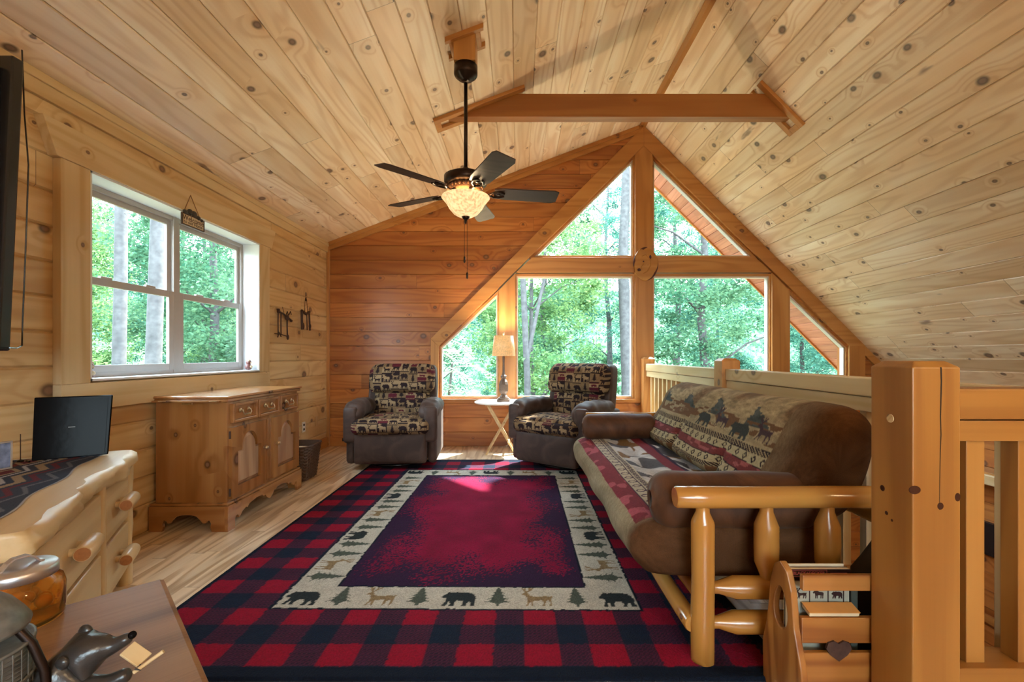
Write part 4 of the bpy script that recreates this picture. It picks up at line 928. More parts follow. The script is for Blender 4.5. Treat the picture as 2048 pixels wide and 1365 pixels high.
# mattress section swept along Y
def tapestry_back(s, y):
    """s 0..1 down the back from top to crease; y metres along"""
    n_ = len(s); tan = np.array((0.37, 0.285, 0.165)); br = np.array((0.15, 0.075, 0.035)); gr = np.array((0.075, 0.085, 0.08)); dk = np.array((0.028, 0.016, 0.020)); mar = np.array((0.17, 0.035, 0.035)); cr_ = np.array((0.42, 0.35, 0.21))
    nz = vnoise(y*5+3, s*9+y*3, 2); nz2 = vnoise(y*14, s*30, 4)
    col = tan*(0.75+0.45*nz2)[:, None]
    m = (s < 0.46); w = smoothstep(vnoise(y*4.6+1-s*2.2, s*3, 7), 0.50, 0.68)*m; col = col*(1-w[:, None]*0.75)+br*(w[:, None]*0.75)
    # mountains
    tt = np.abs(((y+0.35*s+0.1) % 0.46)-0.2); hh = 0.08+0.05*hsh(np.floor((y+0.35*s+0.1)/0.46), 2); mt = m & (s < 0.31+0.03*nz) & (tt < (s-hh)*0.62+0.012*(vnoise(y*60, s*60, 6)-0.5)*4); col[mt] = (gr*(0.6+1.1*nz2[mt])[:, None]); nzf = vnoise(y*38, s*55, 13); e_ = m & ~mt; col[e_] *= (0.72+0.6*nzf[e_])[:, None]
    gs_ = m & (s > 0.26) & (nz2 > 0.55); col[gs_] = br*1.1
    yy = -y
    for k in range(-6, 7):
        mm = stamp(yy, -s, BEAR, k*0.46-0.13, -0.49, 0.19, 0.25); col[mm] = gr*0.62
        mm = stamp(yy, -s, DEER, k*0.46+0.10, -0.45, 0.17, 0.24); col[mm] = dk*2.6
    def band(a, b, c): mm = (s >= a) & (s < b); col[mm] = c; return mm
    band(0.50, 0.56, dk); z = (s >= 0.505) & (s < 0.555) & (((y/0.03+(s-0.5)*40) % 1) < 0.4); col[z] = tan
    b1 = band(0.56, 0.64, cr_); d_ = np.abs(((y/0.085) % 1)-0.5)*0.085+np.abs(s-0.60)*0.62; col[b1 & (np.abs(d_-0.017) < 0.006)] = dk
    b2 = band(0.64, 0.735, mar); col[b2 & (nz2 > 0.62)] = mar*1.7+0.03; band(0.64, 0.648, dk); band(0.728, 0.738, dk)
    b3 = band(0.738, 0.81, cr_); d_ = np.abs(((y/0.085) % 1)-0.5)*0.085+np.abs(s-0.775)*0.62; col[b3 & (np.abs(d_-0.017) < 0.006)] = dk
    band(0.81, 0.816, cr_*1.2); z0 = band(0.816, 0.865, dk); z = z0 & (((y/0.03+(s-0.5)*40) % 1) < 0.4); col[z] = tan
    m = s >= 0.865; q = vnoise(y*22, s*2, 5); col[m] = tan*(0.5+0.9*q[m])[:, None]; col[m & (q > 0.62)] = br*1.3
    return col*(0.85+0.3*vnoise(y*160, s*200, 8))[:, None]
def smoothstep(x, a, b): t = np.clip((x-a)/(b-a), 0, 1); return t*t*(3-2*t)
def tapestry_seat(x, y):
    """x metres from front edge of seat top, y along"""
    cr_ = np.array((0.50, 0.44, 0.34)); dk = np.array((0.035, 0.018, 0.045)); mar = np.array((0.20, 0.03, 0.045)); fld = np.array((0.52, 0.51, 0.52)); gr = np.array((0.085, 0.085, 0.10))  # cream and field colours whitened for the window light falling on the seat
    nz = vnoise(y*16, x*22, 2); nz3 = vnoise(y*7+x*5, x*9, 12)
    col = fld*(0.75+0.5*nz)[:, None]; col[(nz3 > 0.60)] = gr*1.2; col[(nz3 < 0.22)] = np.array((0.2, 0.11, 0.05))
    def band(a, b, c): mm = (x >= a) & (x < b); col[mm] = c; return mm
    m1 = band(-0.3, 0.075, mar); col[m1 & (nz > 0.6)] = mar*1.8+0.03
    band(0.075, 0.083, dk); b1 = band(0.083, 0.135, cr_); d_ = np.sqrt((((y/0.085) % 1-0.5)*0.085)**2+(x-0.109)**2); col[b1 & (np.abs(d_-0.018) < 0.004)] = dk*1.5
    band(0.135, 0.142, dk); band(0.142, 0.15, cr_*1.1); z = band(0.15, 0.18, dk); col[z & (((y/0.03+x*40) % 1) < 0.35)] = cr_
    band(0.18, 0.186, cr_*1.15)
    for k in range(8):
        mm = stamp(-y, x, BEAR, -(1.9+k*0.3), 0.24, 0.17, 0.12); col[mm] = gr
    band(0.40, 0.47, mar); band(0.47, 0.50, dk)
    return col*(0.85+0.3*vnoise(y*160, x*160, 8))[:, None]
Y0, Y1 = 1.80, 3.86
def catmull(P, n):
    P = np.array(P, float); m = len(P); t = np.linspace(0, m, n, endpoint=False); i = np.floor(t).astype(int); f = (t-i)[:, None]
    a, b, c, d = P[(i-1) % m], P[i % m], P[(i+1) % m], P[(i+2) % m]
    return 0.5*(2*b+(c-a)*f+(2*a-5*b+4*c-d)*f*f+(3*b-a-3*c+d)*f**3)
def swept(name, prof, nprof, ny, colfn, cap=0.10, mat=None, bulge=None, end=0.55, y0=Y0, y1=Y1):
    C = catmull(prof, nprof); cen = C.mean(0)
    yy = np.linspace(0, 1, ny); V = []; ys = []
    L = y1-y0
    t = yy*L; e = np.minimum(t, L-t); k = np.clip(e/cap, 0, 1); sc = end+(1-end)*np.sqrt(1-(1-k)**2)
    for j in range(ny):
        P = cen+(C-cen)*sc[j]
        V.append(np.stack([P[:, 0], np.full(nprof, y0+t[j]), P[:, 1]], 1)); ys.append(t[j])
    V = np.array(V); T = np.repeat(np.array(ys)[:, None], nprof, 1); S_ = np.repeat(np.linspace(0, 1, nprof, endpoint=False)[None], ny, 0)
    if bulge is not None: V = bulge(V, T, S_)
    col = colfn(V, T, S_)
    Vf = V.reshape(-1, 3); Fc = grid_faces(ny, nprof, wrap=True)
    # end fans
    c0i = len(Vf); Vf = np.vstack([Vf, V[0].mean(0), V[-1].mean(0)]); col = np.vstack([col.reshape(-1, 3), col.reshape(-1, 3)[:1], col.reshape(-1, 3)[-1:]])
    k_ = np.arange(nprof); k2 = (k_+1) % nprof; b_ = (ny-1)*nprof
    f1 = np.stack([np.full(nprof, c0i), k_, k2, k2], 1); f2 = np.stack([np.full(nprof, c0i+1), b_+k2, b_+k_, b_+k_], 1)
    F_ = [list(map(int, f)) for f in Fc]+[[int(a[0]), int(a[1]), int(a[2])] for a in f1]+[[int(a[0]), int(a[1]), int(a[2])] for a in f2]
    return mesh_obj(name, Vf, F_, mat, so, smooth=True, col=col, world=True)
def arclen(V): return V
def suede_col(V, seed=0, a=(0.065, 0.024, 0.009), b=(0.145, 0.066, 0.028)):
    q = 0.6*vnoise(V[..., 0]*6+V[..., 1]*4+seed, V[..., 2]*7+V[..., 1]*3, 1)+0.4*vnoise(V[..., 0]*19+V[..., 1]*13+seed, V[..., 2]*17, 2)
    h_ = vnoise(V[..., 0]*40+V[..., 2]*60+seed, V[..., 1]*150-V[..., 2]*30, 3); q = np.clip(q+0.45*(h_-0.5), 0, 1)
    return np.array(a)+(np.array(b)-np.array(a))*q[..., None]
# seat: profile (x,z), clockwise starting front-bottom
seat_prof = [(0.58, 0.255), (0.505, 0.285), (0.462, 0.35), (0.470, 0.42), (0.53, 0.468), (0.66, 0.482), (0.85, 0.480), (1.05, 0.475), (1.26, 0.46), (1.30, 0.36), (1.24, 0.265), (0.9, 0.25)]
def seat_b(V, T, S_):
    V = V.copy(); x = V[..., 0]; top = V[..., 2] > 0.41
    tf = np.zeros_like(x)
    for ty in (0.34, 0.69, 1.03, 1.37, 1.72):
        for tx in (0.80, 1.08): tf += np.exp(-(((T-ty)/0.09)**2+((x-tx)/0.07)**2))
    V[..., 2] += np.where(top, -0.035*tf+0.012*(vnoise(T*4, x*6, 3)-0.3), 0); V[..., 0] += np.where(x < 0.55, -0.012*np.sin(T*4.6)**2+0.008*(vnoise(T*5, V[..., 2]*9, 2)-0.5), 0)
    return V
def seat_c(V, T, S_):
    col = suede_col(V, 1, (0.17, 0.125, 0.07), (0.42, 0.34, 0.22)); x = V[..., 0]; z = V[..., 2]  # beige front: daylight sheen on the brown suede, put into its colour
    m = (z > 0.42) & (x > 0.49) & (x < 1.3) & (T > 0.10) & (T < 1.93)
    c = tapestry_seat((x-0.50).ravel(), (T+Y0).ravel()).reshape(x.shape+(3,)); col[m] = c[m]
    w_ = np.clip((0.13-T)/0.06, 0, 1)[..., None]; col = col*(1-w_)+suede_col(V, 1)*w_
    return col
swept('seat_mattress', seat_prof, 260, 330, seat_c, cap=0.09, mat=M['tapestry'], bulge=seat_b, end=0.55)
back_prof = [(1.10, 0.47), (1.045, 0.53), (1.10, 0.62), (1.17, 0.74), (1.235, 0.86), (1.31, 0.925), (1.41, 0.93), (1.475, 0.87), (1.46, 0.74), (1.41, 0.60), (1.33, 0.48), (1.2, 0.44)]
def back_b(V, T, S_):
    V = V.copy(); f = (V[..., 0]-1.045)-(V[..., 2]-0.53)*0.5 < 0.13
    lo = np.clip((0.74-V[..., 2])/0.2, 0, 1)
    for ty in (0.69, 1.37): 
        V[..., 0] += np.where(f, 0.05*lo*np.exp(-((T-ty)/0.05)**2), 0)
    V[..., 0] += np.where(f, 0.006*(vnoise(T*9, V[..., 2]*14, 4)-0.5)*2, 0); V[..., 2] += 0.010*(vnoise(T*4, V[..., 0]*3, 5)-0.5)
    return V
def back_c(V, T, S_):
    w_ = np.clip((T-0.10)/0.12, 0, 1)[..., None]; col = suede_col(V, 5)*(1-w_)+suede_col(V, 5, (0.11, 0.060, 0.028), (0.27, 0.19, 0.11))*w_; x = V[..., 0]; z = V[..., 2]  # paler back-lit suede past the near end, light put into the colour
    s = (0.945-z)/(0.945-0.475)+0.0; front = (x-1.045)-(z-0.53)*0.62 < 0.16
    scal = 0.03*np.abs(np.sin((T-0.0)*math.pi/0.69))*np.clip((s-0.45)*3, 0, 1)
    m = front & (T > 0.27) & (T < 1.90) & (s > 0.01)
    c = tapestry_back((s-scal).ravel(), (T+Y0).ravel()).reshape(x.shape+(3,)); col[m] = c[m]
    return col
swept('back_mattress', back_prof, 260, 330, back_c, cap=0.16, mat=M['tapestry'], bulge=back_b, end=0.45)
def bolster(name, a, b, r, label=None, seed=0):
    a = np.array(a); b = np.array(b); L = np.linalg.norm(b-a); n = 60; m_ = 40; V = []
    for i in range(n):
        t = i/(n-1)*L; e = min(t, L-t); k = min(1, e/(r*0.7)); s = r*(0.30+0.70*math.sqrt(max(0, 1-(1-k)**2)))
        c = a+(b-a)*t/L
        for j in range(m_):
            th = 2*math.pi*j/m_; wv = 1+0.03*math.sin(3*th+t*5+seed)+0.02*math.sin(t*17+seed)
            V.append((c[0], c[1]+s*wv*math.cos(th)*0.95, c[2]+s*wv*math.sin(th)))
    Fq = [list(map(int, f)) for f in grid_faces(n, m_, wrap=True)]+[list(range(m_))[::-1], list(range((n-1)*m_, n*m_))]
    o = mesh_obj(name, V, Fq, M['suede2'], None, smooth=True, loc=tuple((a+b)/2-np.array((0, 0, r)))); return o
tag(bolster('bolster_pillow', (0.545, 1.885, 0.560), (1.22, 1.885, 0.545), 0.115, seed=1), 'brown suede bolster pillow at the near end of the futon behind the log arm', 'bolster pillow')
tag(bolster('bolster_pillow', (0.515, 3.66, 0.575), (1.12, 3.72, 0.575), 0.105, seed=3), 'brown suede bolster pillow at the far end of the futon near the angled recliner', 'bolster pillow')

# ------------------------------------------------------------------ magazine rack and books
rk = thing('magazine_rack', 'oak magazine rack with cut-out handle panel full of books beside the sofa arm', 'magazine rack', (1.0, 1.52, 0))
def rack_side(x):
    # outline in (y, z)
    out = [(1.40, 0.0), (1.455, 0.0), (1.475, 0.045), (1.51, 0.06), (1.545, 0.045), (1.565, 0.0), (1.62, 0.0), (1.625, 0.14), (1.60, 0.22), (1.585, 0.30), (1.575, 0.38), (1.55, 0.445), (1.515, 0.468), (1.48, 0.45), (1.455, 0.395), (1.44, 0.28), (1.405, 0.18), (1.39, 0.10)]
    me = bpy.data.meshes.new('tmp'); mb = MB(); mb.prism([(x, y, z) for y, z in out], (0.022, 0, 0))
    o = mb.build('side_panel', M['oakZ'], rk, world=True, bevel=0.004)
    hole = MB(); hp = [(1.515+0.038*math.cos(a)*(1-0.25*math.sin(a)), 0.315+0.068*math.sin(a)) for a in [2*math.pi*k/20 for k in range(20)]]
    hole.prism([(x-0.05, y, z) for y, z in hp], (0.12, 0, 0)); h = hole.build('cutter', M['oakZ'], rk, world=True)
    bm = o.modifiers.new('hole', 'BOOLEAN'); bm.object = h; bm.operation = 'DIFFERENCE'; bm.solver = 'EXACT'
    o.modifiers.move(1, 0)
    dg = bpy.context.evaluated_depsgraph_get(); me2 = bpy.data.meshes.new_from_object(o.evaluated_get(dg)); o.modifiers.clear(); o.data = me2
    bpy.data.objects.remove(h)
rack_side(0.872); rack_side(1.30)
for (y, z0, z1) in ((1.425, 0.412, 0.461), (1.430, 0.245, 0.325), (1.430, 0.06, 0.215)):
    mb = MB(); mb.box(0.892, 1.302, y+0.0, y+0.018, z0-0.0, z1); mb.build('slat', M['oakX'], rk, world=True, bevel=0.003)
for (y, z0, z1) in ((1.575, 0.31, 0.36), (1.58, 0.15, 0.22)):
    mb = MB(); mb.box(0.892, 1.302, y, y+0.018, z0, z1); mb.build('slat', M['oakX'], rk, world=True, bevel=0.003)
mb = MB(); mb.box(0.892, 1.302, 1.448, 1.59, 0.06, 0.075); mb.build('bottom_shelf', M['oakX'], rk, world=True)
mb = MB(); mb.prism([(0.965, 1.424, 0.232), (0.972, 1.424, 0.250), (0.99, 1.424, 0.256), (1.005, 1.424, 0.247), (1.02, 1.424, 0.256), (1.038, 1.424, 0.250), (1.045, 1.424, 0.232), (1.032, 1.424, 0.212), (1.005, 1.424, 0.192), (0.978, 1.424, 0.212)], (0, 0.008, 0)); mb.build('carved_heart', M['iron'], rk, world=True)
def text_mesh(name, s, size, mat, parent, loc, R, world=True, ext=0.0006, sx=1.0):
    cu = bpy.data.curves.new('t', 'FONT'); cu.body = s; cu.size = size; cu.extrude = ext; cu.align_x = 'CENTER'; cu.align_y = 'CENTER'; cu.resolution_u = 3
    to = bpy.data.objects.new('t', cu); COL.objects.link(to); dg = bpy.context.evaluated_depsgraph_get()
    me = bpy.data.meshes.new_from_object(to.evaluated_get(dg)); V = np.array([v.co[:] for v in me.vertices]); V[:, 0] *= sx; Fc = [list(p.vertices) for p in me.polygons]
    bpy.data.objects.remove(to); Rm = np.array(R); V = V @ Rm.T+np.array(loc)
    return mesh_obj(name, V, Fc, mat, parent, world=world)
RF = Matrix(((1, 0, 0), (0, 0, -1), (0, 1, 0)))          # text facing -Y
def book(name, label, x0, x1, y0, y1, z0, z1, mat, pages='top', rx=0):
    o = thing(name, label, 'book', ((x0+x1)/2, (y0+y1)/2, z0)); c = 0.003
    mb = MB(); mb.box(x0, x1, y0, y0+c, z0, z1).box(x0, x1, y1-c, y1, z0, z1).box(x0, x0+c, y0, y1, z0, z1); mb.build('cover', mat, o, world=True, bevel=0.001)
    mb = MB(); mb.box(x0+c, x1-0.004, y0+c, y1-c, z0+0.004, z1-0.004); mb.build('pages', M['cream'], o, world=True); return o
M['bookblack'] = simple('black_cover', (0.02, 0.008, 0.010), 0.35); M['bookred'] = simple('red_lettering', (0.42, 0.10, 0.13), 0.5); M['green'] = simple('green_cover', (0.05, 0.06, 0.05), 0.5)
M['photo'] = simple('catalog_cover', (0.30, 0.30, 0.24), 0.5, var=0.25, scale=15); M['orangep'] = simple('orange_cover', (0.55, 0.24, 0.06), 0.5); M['greyt'] = simple('grey_text', (0.25, 0.28, 0.32), 0.6)
# large book lying spine-out across the top
b = thing('book', 'upright black manual with a red boxed title behind the top slat of the magazine rack', 'book', (1.0, 1.51, 0.076))
bz = 0.076; by0 = 1.498; bt = 0.446
mb = MB(); mb.box(0.888, 1.096, by0, by0+0.002, bz, bt).box(0.888, 1.096, by0+0.018, by0+0.020, bz, bt); mb.build('cover', M['bookblack'], b, world=True)
mb = MB(); mb.box(0.890, 1.094, by0+0.003, by0+0.017, bz+0.002, bt-0.001); mb.build('pages', M['cream'], b, world=True)
text_mesh('title', 'BLACK+DECKER', 0.0155, M['bookred'], b, (0.957, by0-0.0008, bt-0.0125), RF, sx=0.92)
mb = MB(); fx0, fx1, fz0, fz1 = 0.897, 1.017, bt-0.024, bt-0.0015; t_ = 0.0014; ya_, yb2 = by0-0.0008, by0
mb.box(fx0, fx1, ya_, yb2, fz0, fz0+t_).box(fx0, fx1, ya_, yb2, fz1-t_, fz1).box(fx0, fx0+t_, ya_, yb2, fz0, fz1).box(fx1-t_, fx1, ya_, yb2, fz0, fz1).box(1.028, 1.083, ya_, yb2, bt-0.0125, bt-0.0112).box(1.032, 1.068, ya_, yb2, bt-0.018, bt-0.0168); mb.build('title_frame', M['bookred'], b, world=True)
b = thing('booklet', 'thin cream booklet whose edge shows just above the black manual in the rack', 'booklet', (1.0, 1.53, 0.076))
mb = MB(); mb.box(0.893, 1.090, 1.524, 1.529, 0.076, 0.452); mb.build('pages', M['cream'], b, world=True)
mb = MB(); mb.box(0.893, 1.090, 1.5225, 1.524, 0.076, 0.453); mb.build('cover', M['cream'], b, world=True)
b = thing('catalog', 'pale catalog with small dark animal pictures standing behind the middle opening of the rack', 'catalog', (1.0, 1.52, 0.076))
mb = MB(); mb.box(0.90, 1.075, 1.478, 1.486, 0.076, 0.415); mb.build('cover', M['photo'], b, world=True)
mb = MB()
for xx, sh in ((0.920, DEER), (0.975, MOOSE), (1.035, BEAR)):
    for p in sh: mb.prism([(xx-0.018+u*0.036, 1.4765, 0.362+v*0.034) for u, v in p], (0, 0.0014, 0))
for xx in (0.945, 1.005, 1.055): mb.box(xx, xx+0.003, 1.4765, 1.4779, 0.32, 0.412)
mb.build('picture', M['bookblack'], b, world=True)
b = thing('book', 'orange paperback lying tilted on the middle slat of the magazine rack', 'book', (1.02, 1.46, 0.327))
Rt = Matrix.Rotation(math.radians(16), 3, 'X')
mb = MB(); mb.obox((0.995, 1.450, 0.340), (0.078, 0.020, 0.006), Rt); mb.build('pages', M['cream'], b, world=True, bevel=0.001)
mb = MB(); mb.obox((0.995, 1.4485, 0.3475), (0.080, 0.021, 0.0012), Rt); mb.build('cover', M['orangep'], b, world=True)
b = book('book', 'dark green book standing at the far right inside the magazine rack', 1.082, 1.105, 1.48, 1.575, 0.076, 0.42, M['green'])
b = thing('leather_bag', 'black leather bag with a brass stud slumped between the sofa and the post', 'bag', (1.22, 1.60, 0))
mb = MB(); mb.tube([(1.28, 1.60, 0.56), (1.262, 1.59, 0.50), (1.235, 1.585, 0.44), (1.215, 1.58, 0.40), (1.21, 1.58, 0.3), (1.21, 1.585, 0.0)], [0.010, 0.02, 0.034, 0.05, 0.05, 0.05], 12); mb.build('pouch', M['cloth_black'], b, world=True)
mb = MB(); mb.ball((1.205, 1.529, 0.445), 0.008); mb.build('stud', M['brass'], b, world=True)

# ------------------------------------------------------------------ sideboard
sb = thing('sideboard', 'knotty pine sideboard with three drawers and two arched doors under the window', 'sideboard', (-2.13, 3.47, 0))
sx0, sx1, sy0, sy1 = -2.385, -1.915, 2.995, 3.945
mb = MB(); mb.box(sx0, sx1, sy0, sy1, 0.16, 0.845); mb.build('body', M['cabZ'], sb, world=True, bevel=0.003)
mb = MB(); mb.box(XL+0.005, sx1+0.03, sy0-0.035, sy1+0.03, 0.868, 0.885).box(XL+0.01, sx1+0.02, sy0-0.028, sy1+0.02, 0.845, 0.867); mb.build('top', M['cabY'], sb, world=True, bevel=0.006)
mb = MB(); mb.box(sx0+0.01, sx1-0.02, sy0-0.05, sy0-0.0285, 0.846, 0.8585); lf = mb.build('folded_leaf', M['cabX'], sb, world=True, bevel=0.003)
mb = MB(); mb.box(-2.20, -2.14, sy0-0.012, sy0-0.001, 0.828, 0.844).box(-2.33, -2.28, sy0-0.0515, sy0-0.0500, 0.8515, 0.857).box(-2.0, -1.95, sy0-0.0515, sy0-0.0500, 0.8515, 0.857); mb.build('latch', M['brass'], sb, world=True)
def scallop(n0, n1, ztop, kind):
    L = n1-n0
    if kind == 'front': prof = [(0, 0), (0.075, 0), (0.08, 0.03), (0.075, 0.055), (0.085, 0.075), (0.10, 0.08), (0.115, 0.07), (0.12, 0.055), (0.135, 0.06), (0.16, 0.085), (0.20, 0.10), (0.215, 0.09), (0.24, 0.11), (0.33, 0.125), (0.40, 0.12), (0.42, 0.105), (0.44, 0.11), (0.455, 0.09), (0.475, 0.075), (0.5, 0.065)]
    else: prof = [(0, 0), (0.17, 0), (0.19, 0.03), (0.18, 0.055), (0.20, 0.075), (0.235, 0.07), (0.25, 0.055), (0.29, 0.055), (0.32, 0.075), (0.37, 0.10), (0.43, 0.108), (0.5, 0.11)]
    out = [(n0+u*L, z) for u, z in prof]+[(n1-u*L, z) for u, z in prof[::-1][1:]]
    return out+[(n1, ztop), (n0, ztop)]
mb = MB(); mb.prism([(sx1+0.003, y, z) for y, z in scallop(sy0-0.03, sy1+0.03, 0.165, 'front')], (0.022, 0, 0)); mb.build('scalloped_base', M['cabY'], sb, world=True, bevel=0.002)
mb = MB(); mb.prism([(x, sy0-0.03, z) for x, z in scallop(XL+0.012, sx1+0.003, 0.165, 'side')], (0, 0.022, 0)); mb.build('scalloped_base', M['cabX'], sb, world=True, bevel=0.002)
mb = MB(); mb.prism([(x, sy1+0.008, z) for x, z in scallop(XL+0.012, sx1+0.003, 0.165, 'side')], (0, 0.022, 0)); mb.build('scalloped_base', M['cabX'], sb, world=True, bevel=0.002)
mb = MB(); mb.box(XL+0.012, sx1+0.018, sy0-0.024, sy1+0.024, 0.166, 0.182); mb.build('base_moulding', M['cabY'], sb, world=True, bevel=0.005)
def ring_x(mb, x0, x1, y0, y1, z0, z1, w): rect_ring(mb, x0, x1, y0, y1, z0, z1, w)
dw = (sy1-sy0-0.04)/3
for k in range(3):
    ya_, yb2 = sy0+0.02+k*dw+0.008, sy0+0.02+(k+1)*dw-0.008; z0, z1 = 0.70, 0.83
    mb = MB(); ring_x(mb, sx1, sx1+0.026, ya_, yb2, z0, z1, 0.020); mb.box(sx1, sx1+0.006, ya_+0.02, yb2-0.02, z0+0.02, z1-0.02); dr_ = mb.build('drawer', M['cabY'], sb, world=True, bevel=0.004)
    yc, zc_ = (ya_+yb2)/2, (z0+z1)/2+0.012; h = MB()
    for s_ in (-1, 1): h.ball((sx1+0.012, yc+s_*0.045, zc_), (0.008, 0.014, 0.016)).tube([(sx1+0.01, yc+s_*0.045, zc_), (sx1+0.03, yc+s_*0.045, zc_)], 0.005, 8)
    h.tube([(sx1+0.028, yc-0.045, zc_), (sx1+0.034, yc-0.047, zc_-0.018), (sx1+0.036, yc-0.03, zc_-0.032), (sx1+0.034, yc-0.012, zc_-0.026), (sx1+0.034, yc, zc_-0.032), (sx1+0.034, yc+0.012, zc_-0.026), (sx1+0.036, yc+0.03, zc_-0.032), (sx1+0.034, yc+0.047, zc_-0.018), (sx1+0.028, yc+0.045, zc_)], 0.004, 8)
    h.build('bail_pull', M['brass'], dr_, world=True)
M['cabsheen'] = wood('cabinet_panel', (0.36, 0.19, 0.10), (0.20, 0.09, 0.05), (0.50, 0.33, 0.20), axis='Z', board=0.07, blen=9, knots=0.0, ring=10, tint=0.25, gmix=0.6, rough=0.25, coat=0.4)
for k, (ya_, yb2) in enumerate(((sy0+0.015, sy0+0.415), (sy1-0.425, sy1-0.02))):
    z0, z1 = 0.20, 0.672; xx = sx1
    yc = (ya_+yb2)/2; hw = (yb2-ya_)/2-0.062
    def arch(hw, zb, zs, zt, n=14):
        # inner opening: shoulders then arch
        p = [(yc-hw, zb), (yc+hw, zb), (yc+hw, zs), (yc+hw*0.68, zs), (yc+hw*0.66, zs+0.015)]
        r = hw*0.66
        for i in range(n+1):
            a = math.pi*i/n; p.append((yc+r*math.cos(a), zs+0.02+(zt-zs-0.02)*math.sin(a)))
        p += [(yc-hw*0.66, zs+0.015), (yc-hw*0.68, zs), (yc-hw, zs)]
        return p
    ip = arch(hw, z0+0.075, z1-0.165, z1-0.05)
    # frame: outer rect minus arch, built as quads fan between outlines
    n = len(ip); outp = []
    for (y, z) in ip:
        dy, dz = y-yc, z-(z0+z1)/2; s_ = min(((yb2-ya_)/2)/abs(dy) if abs(dy) > 1e-6 else 99, ((z1-z0)/2)/abs(dz) if abs(dz) > 1e-6 else 99); outp.append((yc+dy*s_, (z0+z1)/2+dz*s_))
    mb = MB(); V = []; Fc = []
    for lst, x in ((ip, xx+0.026), (outp, xx+0.026), (ip, xx+0.001), (outp, xx+0.001)): V += [(x, y, z) for y, z in lst]
    for i in range(n):
        i2 = (i+1) % n; Fc += [(i, i2, n+i2, n+i), (i2, i, 2*n+i, 2*n+i2), (n+i, n+i2, 3*n+i2, 3*n+i)]
    # corner fillers
    corners = [(ya_, z0), (yb2, z0), (yb2, z1), (ya_, z1)]
    for cy_, cz_ in corners:
        best = None
        for i in range(n):
            i2 = (i+1) % n; a_, b_ = outp[i], outp[i2]
            if (abs(a_[0]-cy_) < 1e-6) != (abs(b_[0]-cy_) < 1e-6) and (abs(a_[1]-cz_) < 1e-6 or abs(b_[1]-cz_) < 1e-6):
                b0_ = len(V); V += [(xx+0.026, a_[0], a_[1]), (xx+0.026, b_[0], b_[1]), (xx+0.026, cy_, cz_), (xx+0.001, a_[0], a_[1]), (xx+0.001, b_[0], b_[1]), (xx+0.001, cy_, cz_)]
                Fc += [(b0_, b0_+2, b0_+1), (b0_, b0_+2, b0_+5, b0_+3), (b0_+2, b0_+1, b0_+4, b0_+5)]
    mb.add(V, Fc); d_ = mb.build('door', M['cabZ'], sb, world=True)
    # raised panel: outer at groove depth, then bevel up
    def lerp_poly(p, s): return [(yc+(y-yc)*(1-s/hw), (z0+z1)/2+(z-(z0+z1)/2)*(1-s/0.2)) for y, z in p]
    mb = MB(); V = []; P0 = ip; P1_ = lerp_poly(ip, 0.004); P2_ = lerp_poly(ip, 0.030)
    for lst, x in ((P0, xx+0.002), (P1_, xx+0.004), (P2_, xx+0.022)): V += [(x, y, z) for y, z in lst]
    Fc = []
    for a_ in (0, 1): Fc += [(a_*n+i, (a_+1)*n+i, (a_+1)*n+(i+1) % n, a_*n+(i+1) % n) for i in range(n)]
    Fc.append(list(range(2*n, 3*n))); mb.add(V, Fc); mb.build('raised_panel', M['cabsheen'], d_, world=True)
    ky = yb2-0.03 if k == 0 else ya_+0.03
    h = MB(); h.tube([(xx+0.024, ky, 0.47), (xx+0.042, ky, 0.47)], 0.006, 10).ball((xx+0.048, ky, 0.47), 0.015); h.build('knob', M['brass'], d_, world=True)
    hy = ya_-0.004 if k == 0 else yb2+0.004
    h = MB(); h.tube([(xx+0.012, hy, 0.22), (xx+0.012, hy, 0.27)], 0.006, 8).tube([(xx+0.012, hy, 0.60), (xx+0.012, hy, 0.65)], 0.006, 8); h.build('hinge', M['iron'], d_, world=True)
mb = MB()
for q in range(4): mb.box(sx1, sx1+0.014, sy0+0.425+q*0.024, sy0+0.441+q*0.024, 0.21, 0.67)
mb.build('fluted_stile', M['cabZ'], sb, world=True, bevel=0.003)

# ------------------------------------------------------------------ wicker basket
bk = thing('wicker_basket', 'dark woven wicker basket on the floor past the sideboard', 'basket', (-2.06, 4.30, 0))
V = []; n = 96; m_ = 22
for i in range(m_+1):
    t = i/m_; hx, hy = 0.12+0.035*t, 0.15+0.04*t
    for k in range(n):
        a = 2*math.pi*k/n; c, s_ = math.cos(a), math.sin(a); e = 5; r = 1/((abs(c)**e+abs(s_)**e)**(1/e))
        w_ = 0.004*(1 if (k//3+i) % 2 else -1)
        V.append((-2.06+c*r*(hx+w_), 4.28+s_*r*(hy+w_), 0.005+0.31*t))
for i in range(m_, -1, -4):
    t = i/m_; hx, hy = 0.11+0.035*t, 0.14+0.04*t
    for k in range(n):
        a = 2*math.pi*k/n; c, s_ = math.cos(a), math.sin(a); e = 5; r = 1/((abs(c)**e+abs(s_)**e)**(1/e)); V.append((-2.06+c*r*hx, 4.28+s_*r*hy, 0.015+0.31*t))
rows = len(V)//n; Fq = [list(map(int, f)) for f in grid_faces(rows, n, wrap=True)]+[list(range(n))[::-1], list(range((rows-1)*n, rows*n))]
M['wicker'] = simple('dark_wicker', (0.075, 0.038, 0.022), 0.6, var=0.6, scale=80)
mesh_obj('weave', V, Fq, M['wicker'], bk, smooth=False, world=True)
mb = MB(); pts = []
for k in range(41):
    a = 2*math.pi*k/40; c, s_ = math.cos(a), math.sin(a); e = 5; r = 1/((abs(c)**e+abs(s_)**e)**(1/e)); pts.append((-2.06+c*r*0.157, 4.28+s_*r*0.19, 0.318))
mb.tube(pts, 0.008, 8, cap=False); mb.build('rim', M['wicker'], bk, world=True)
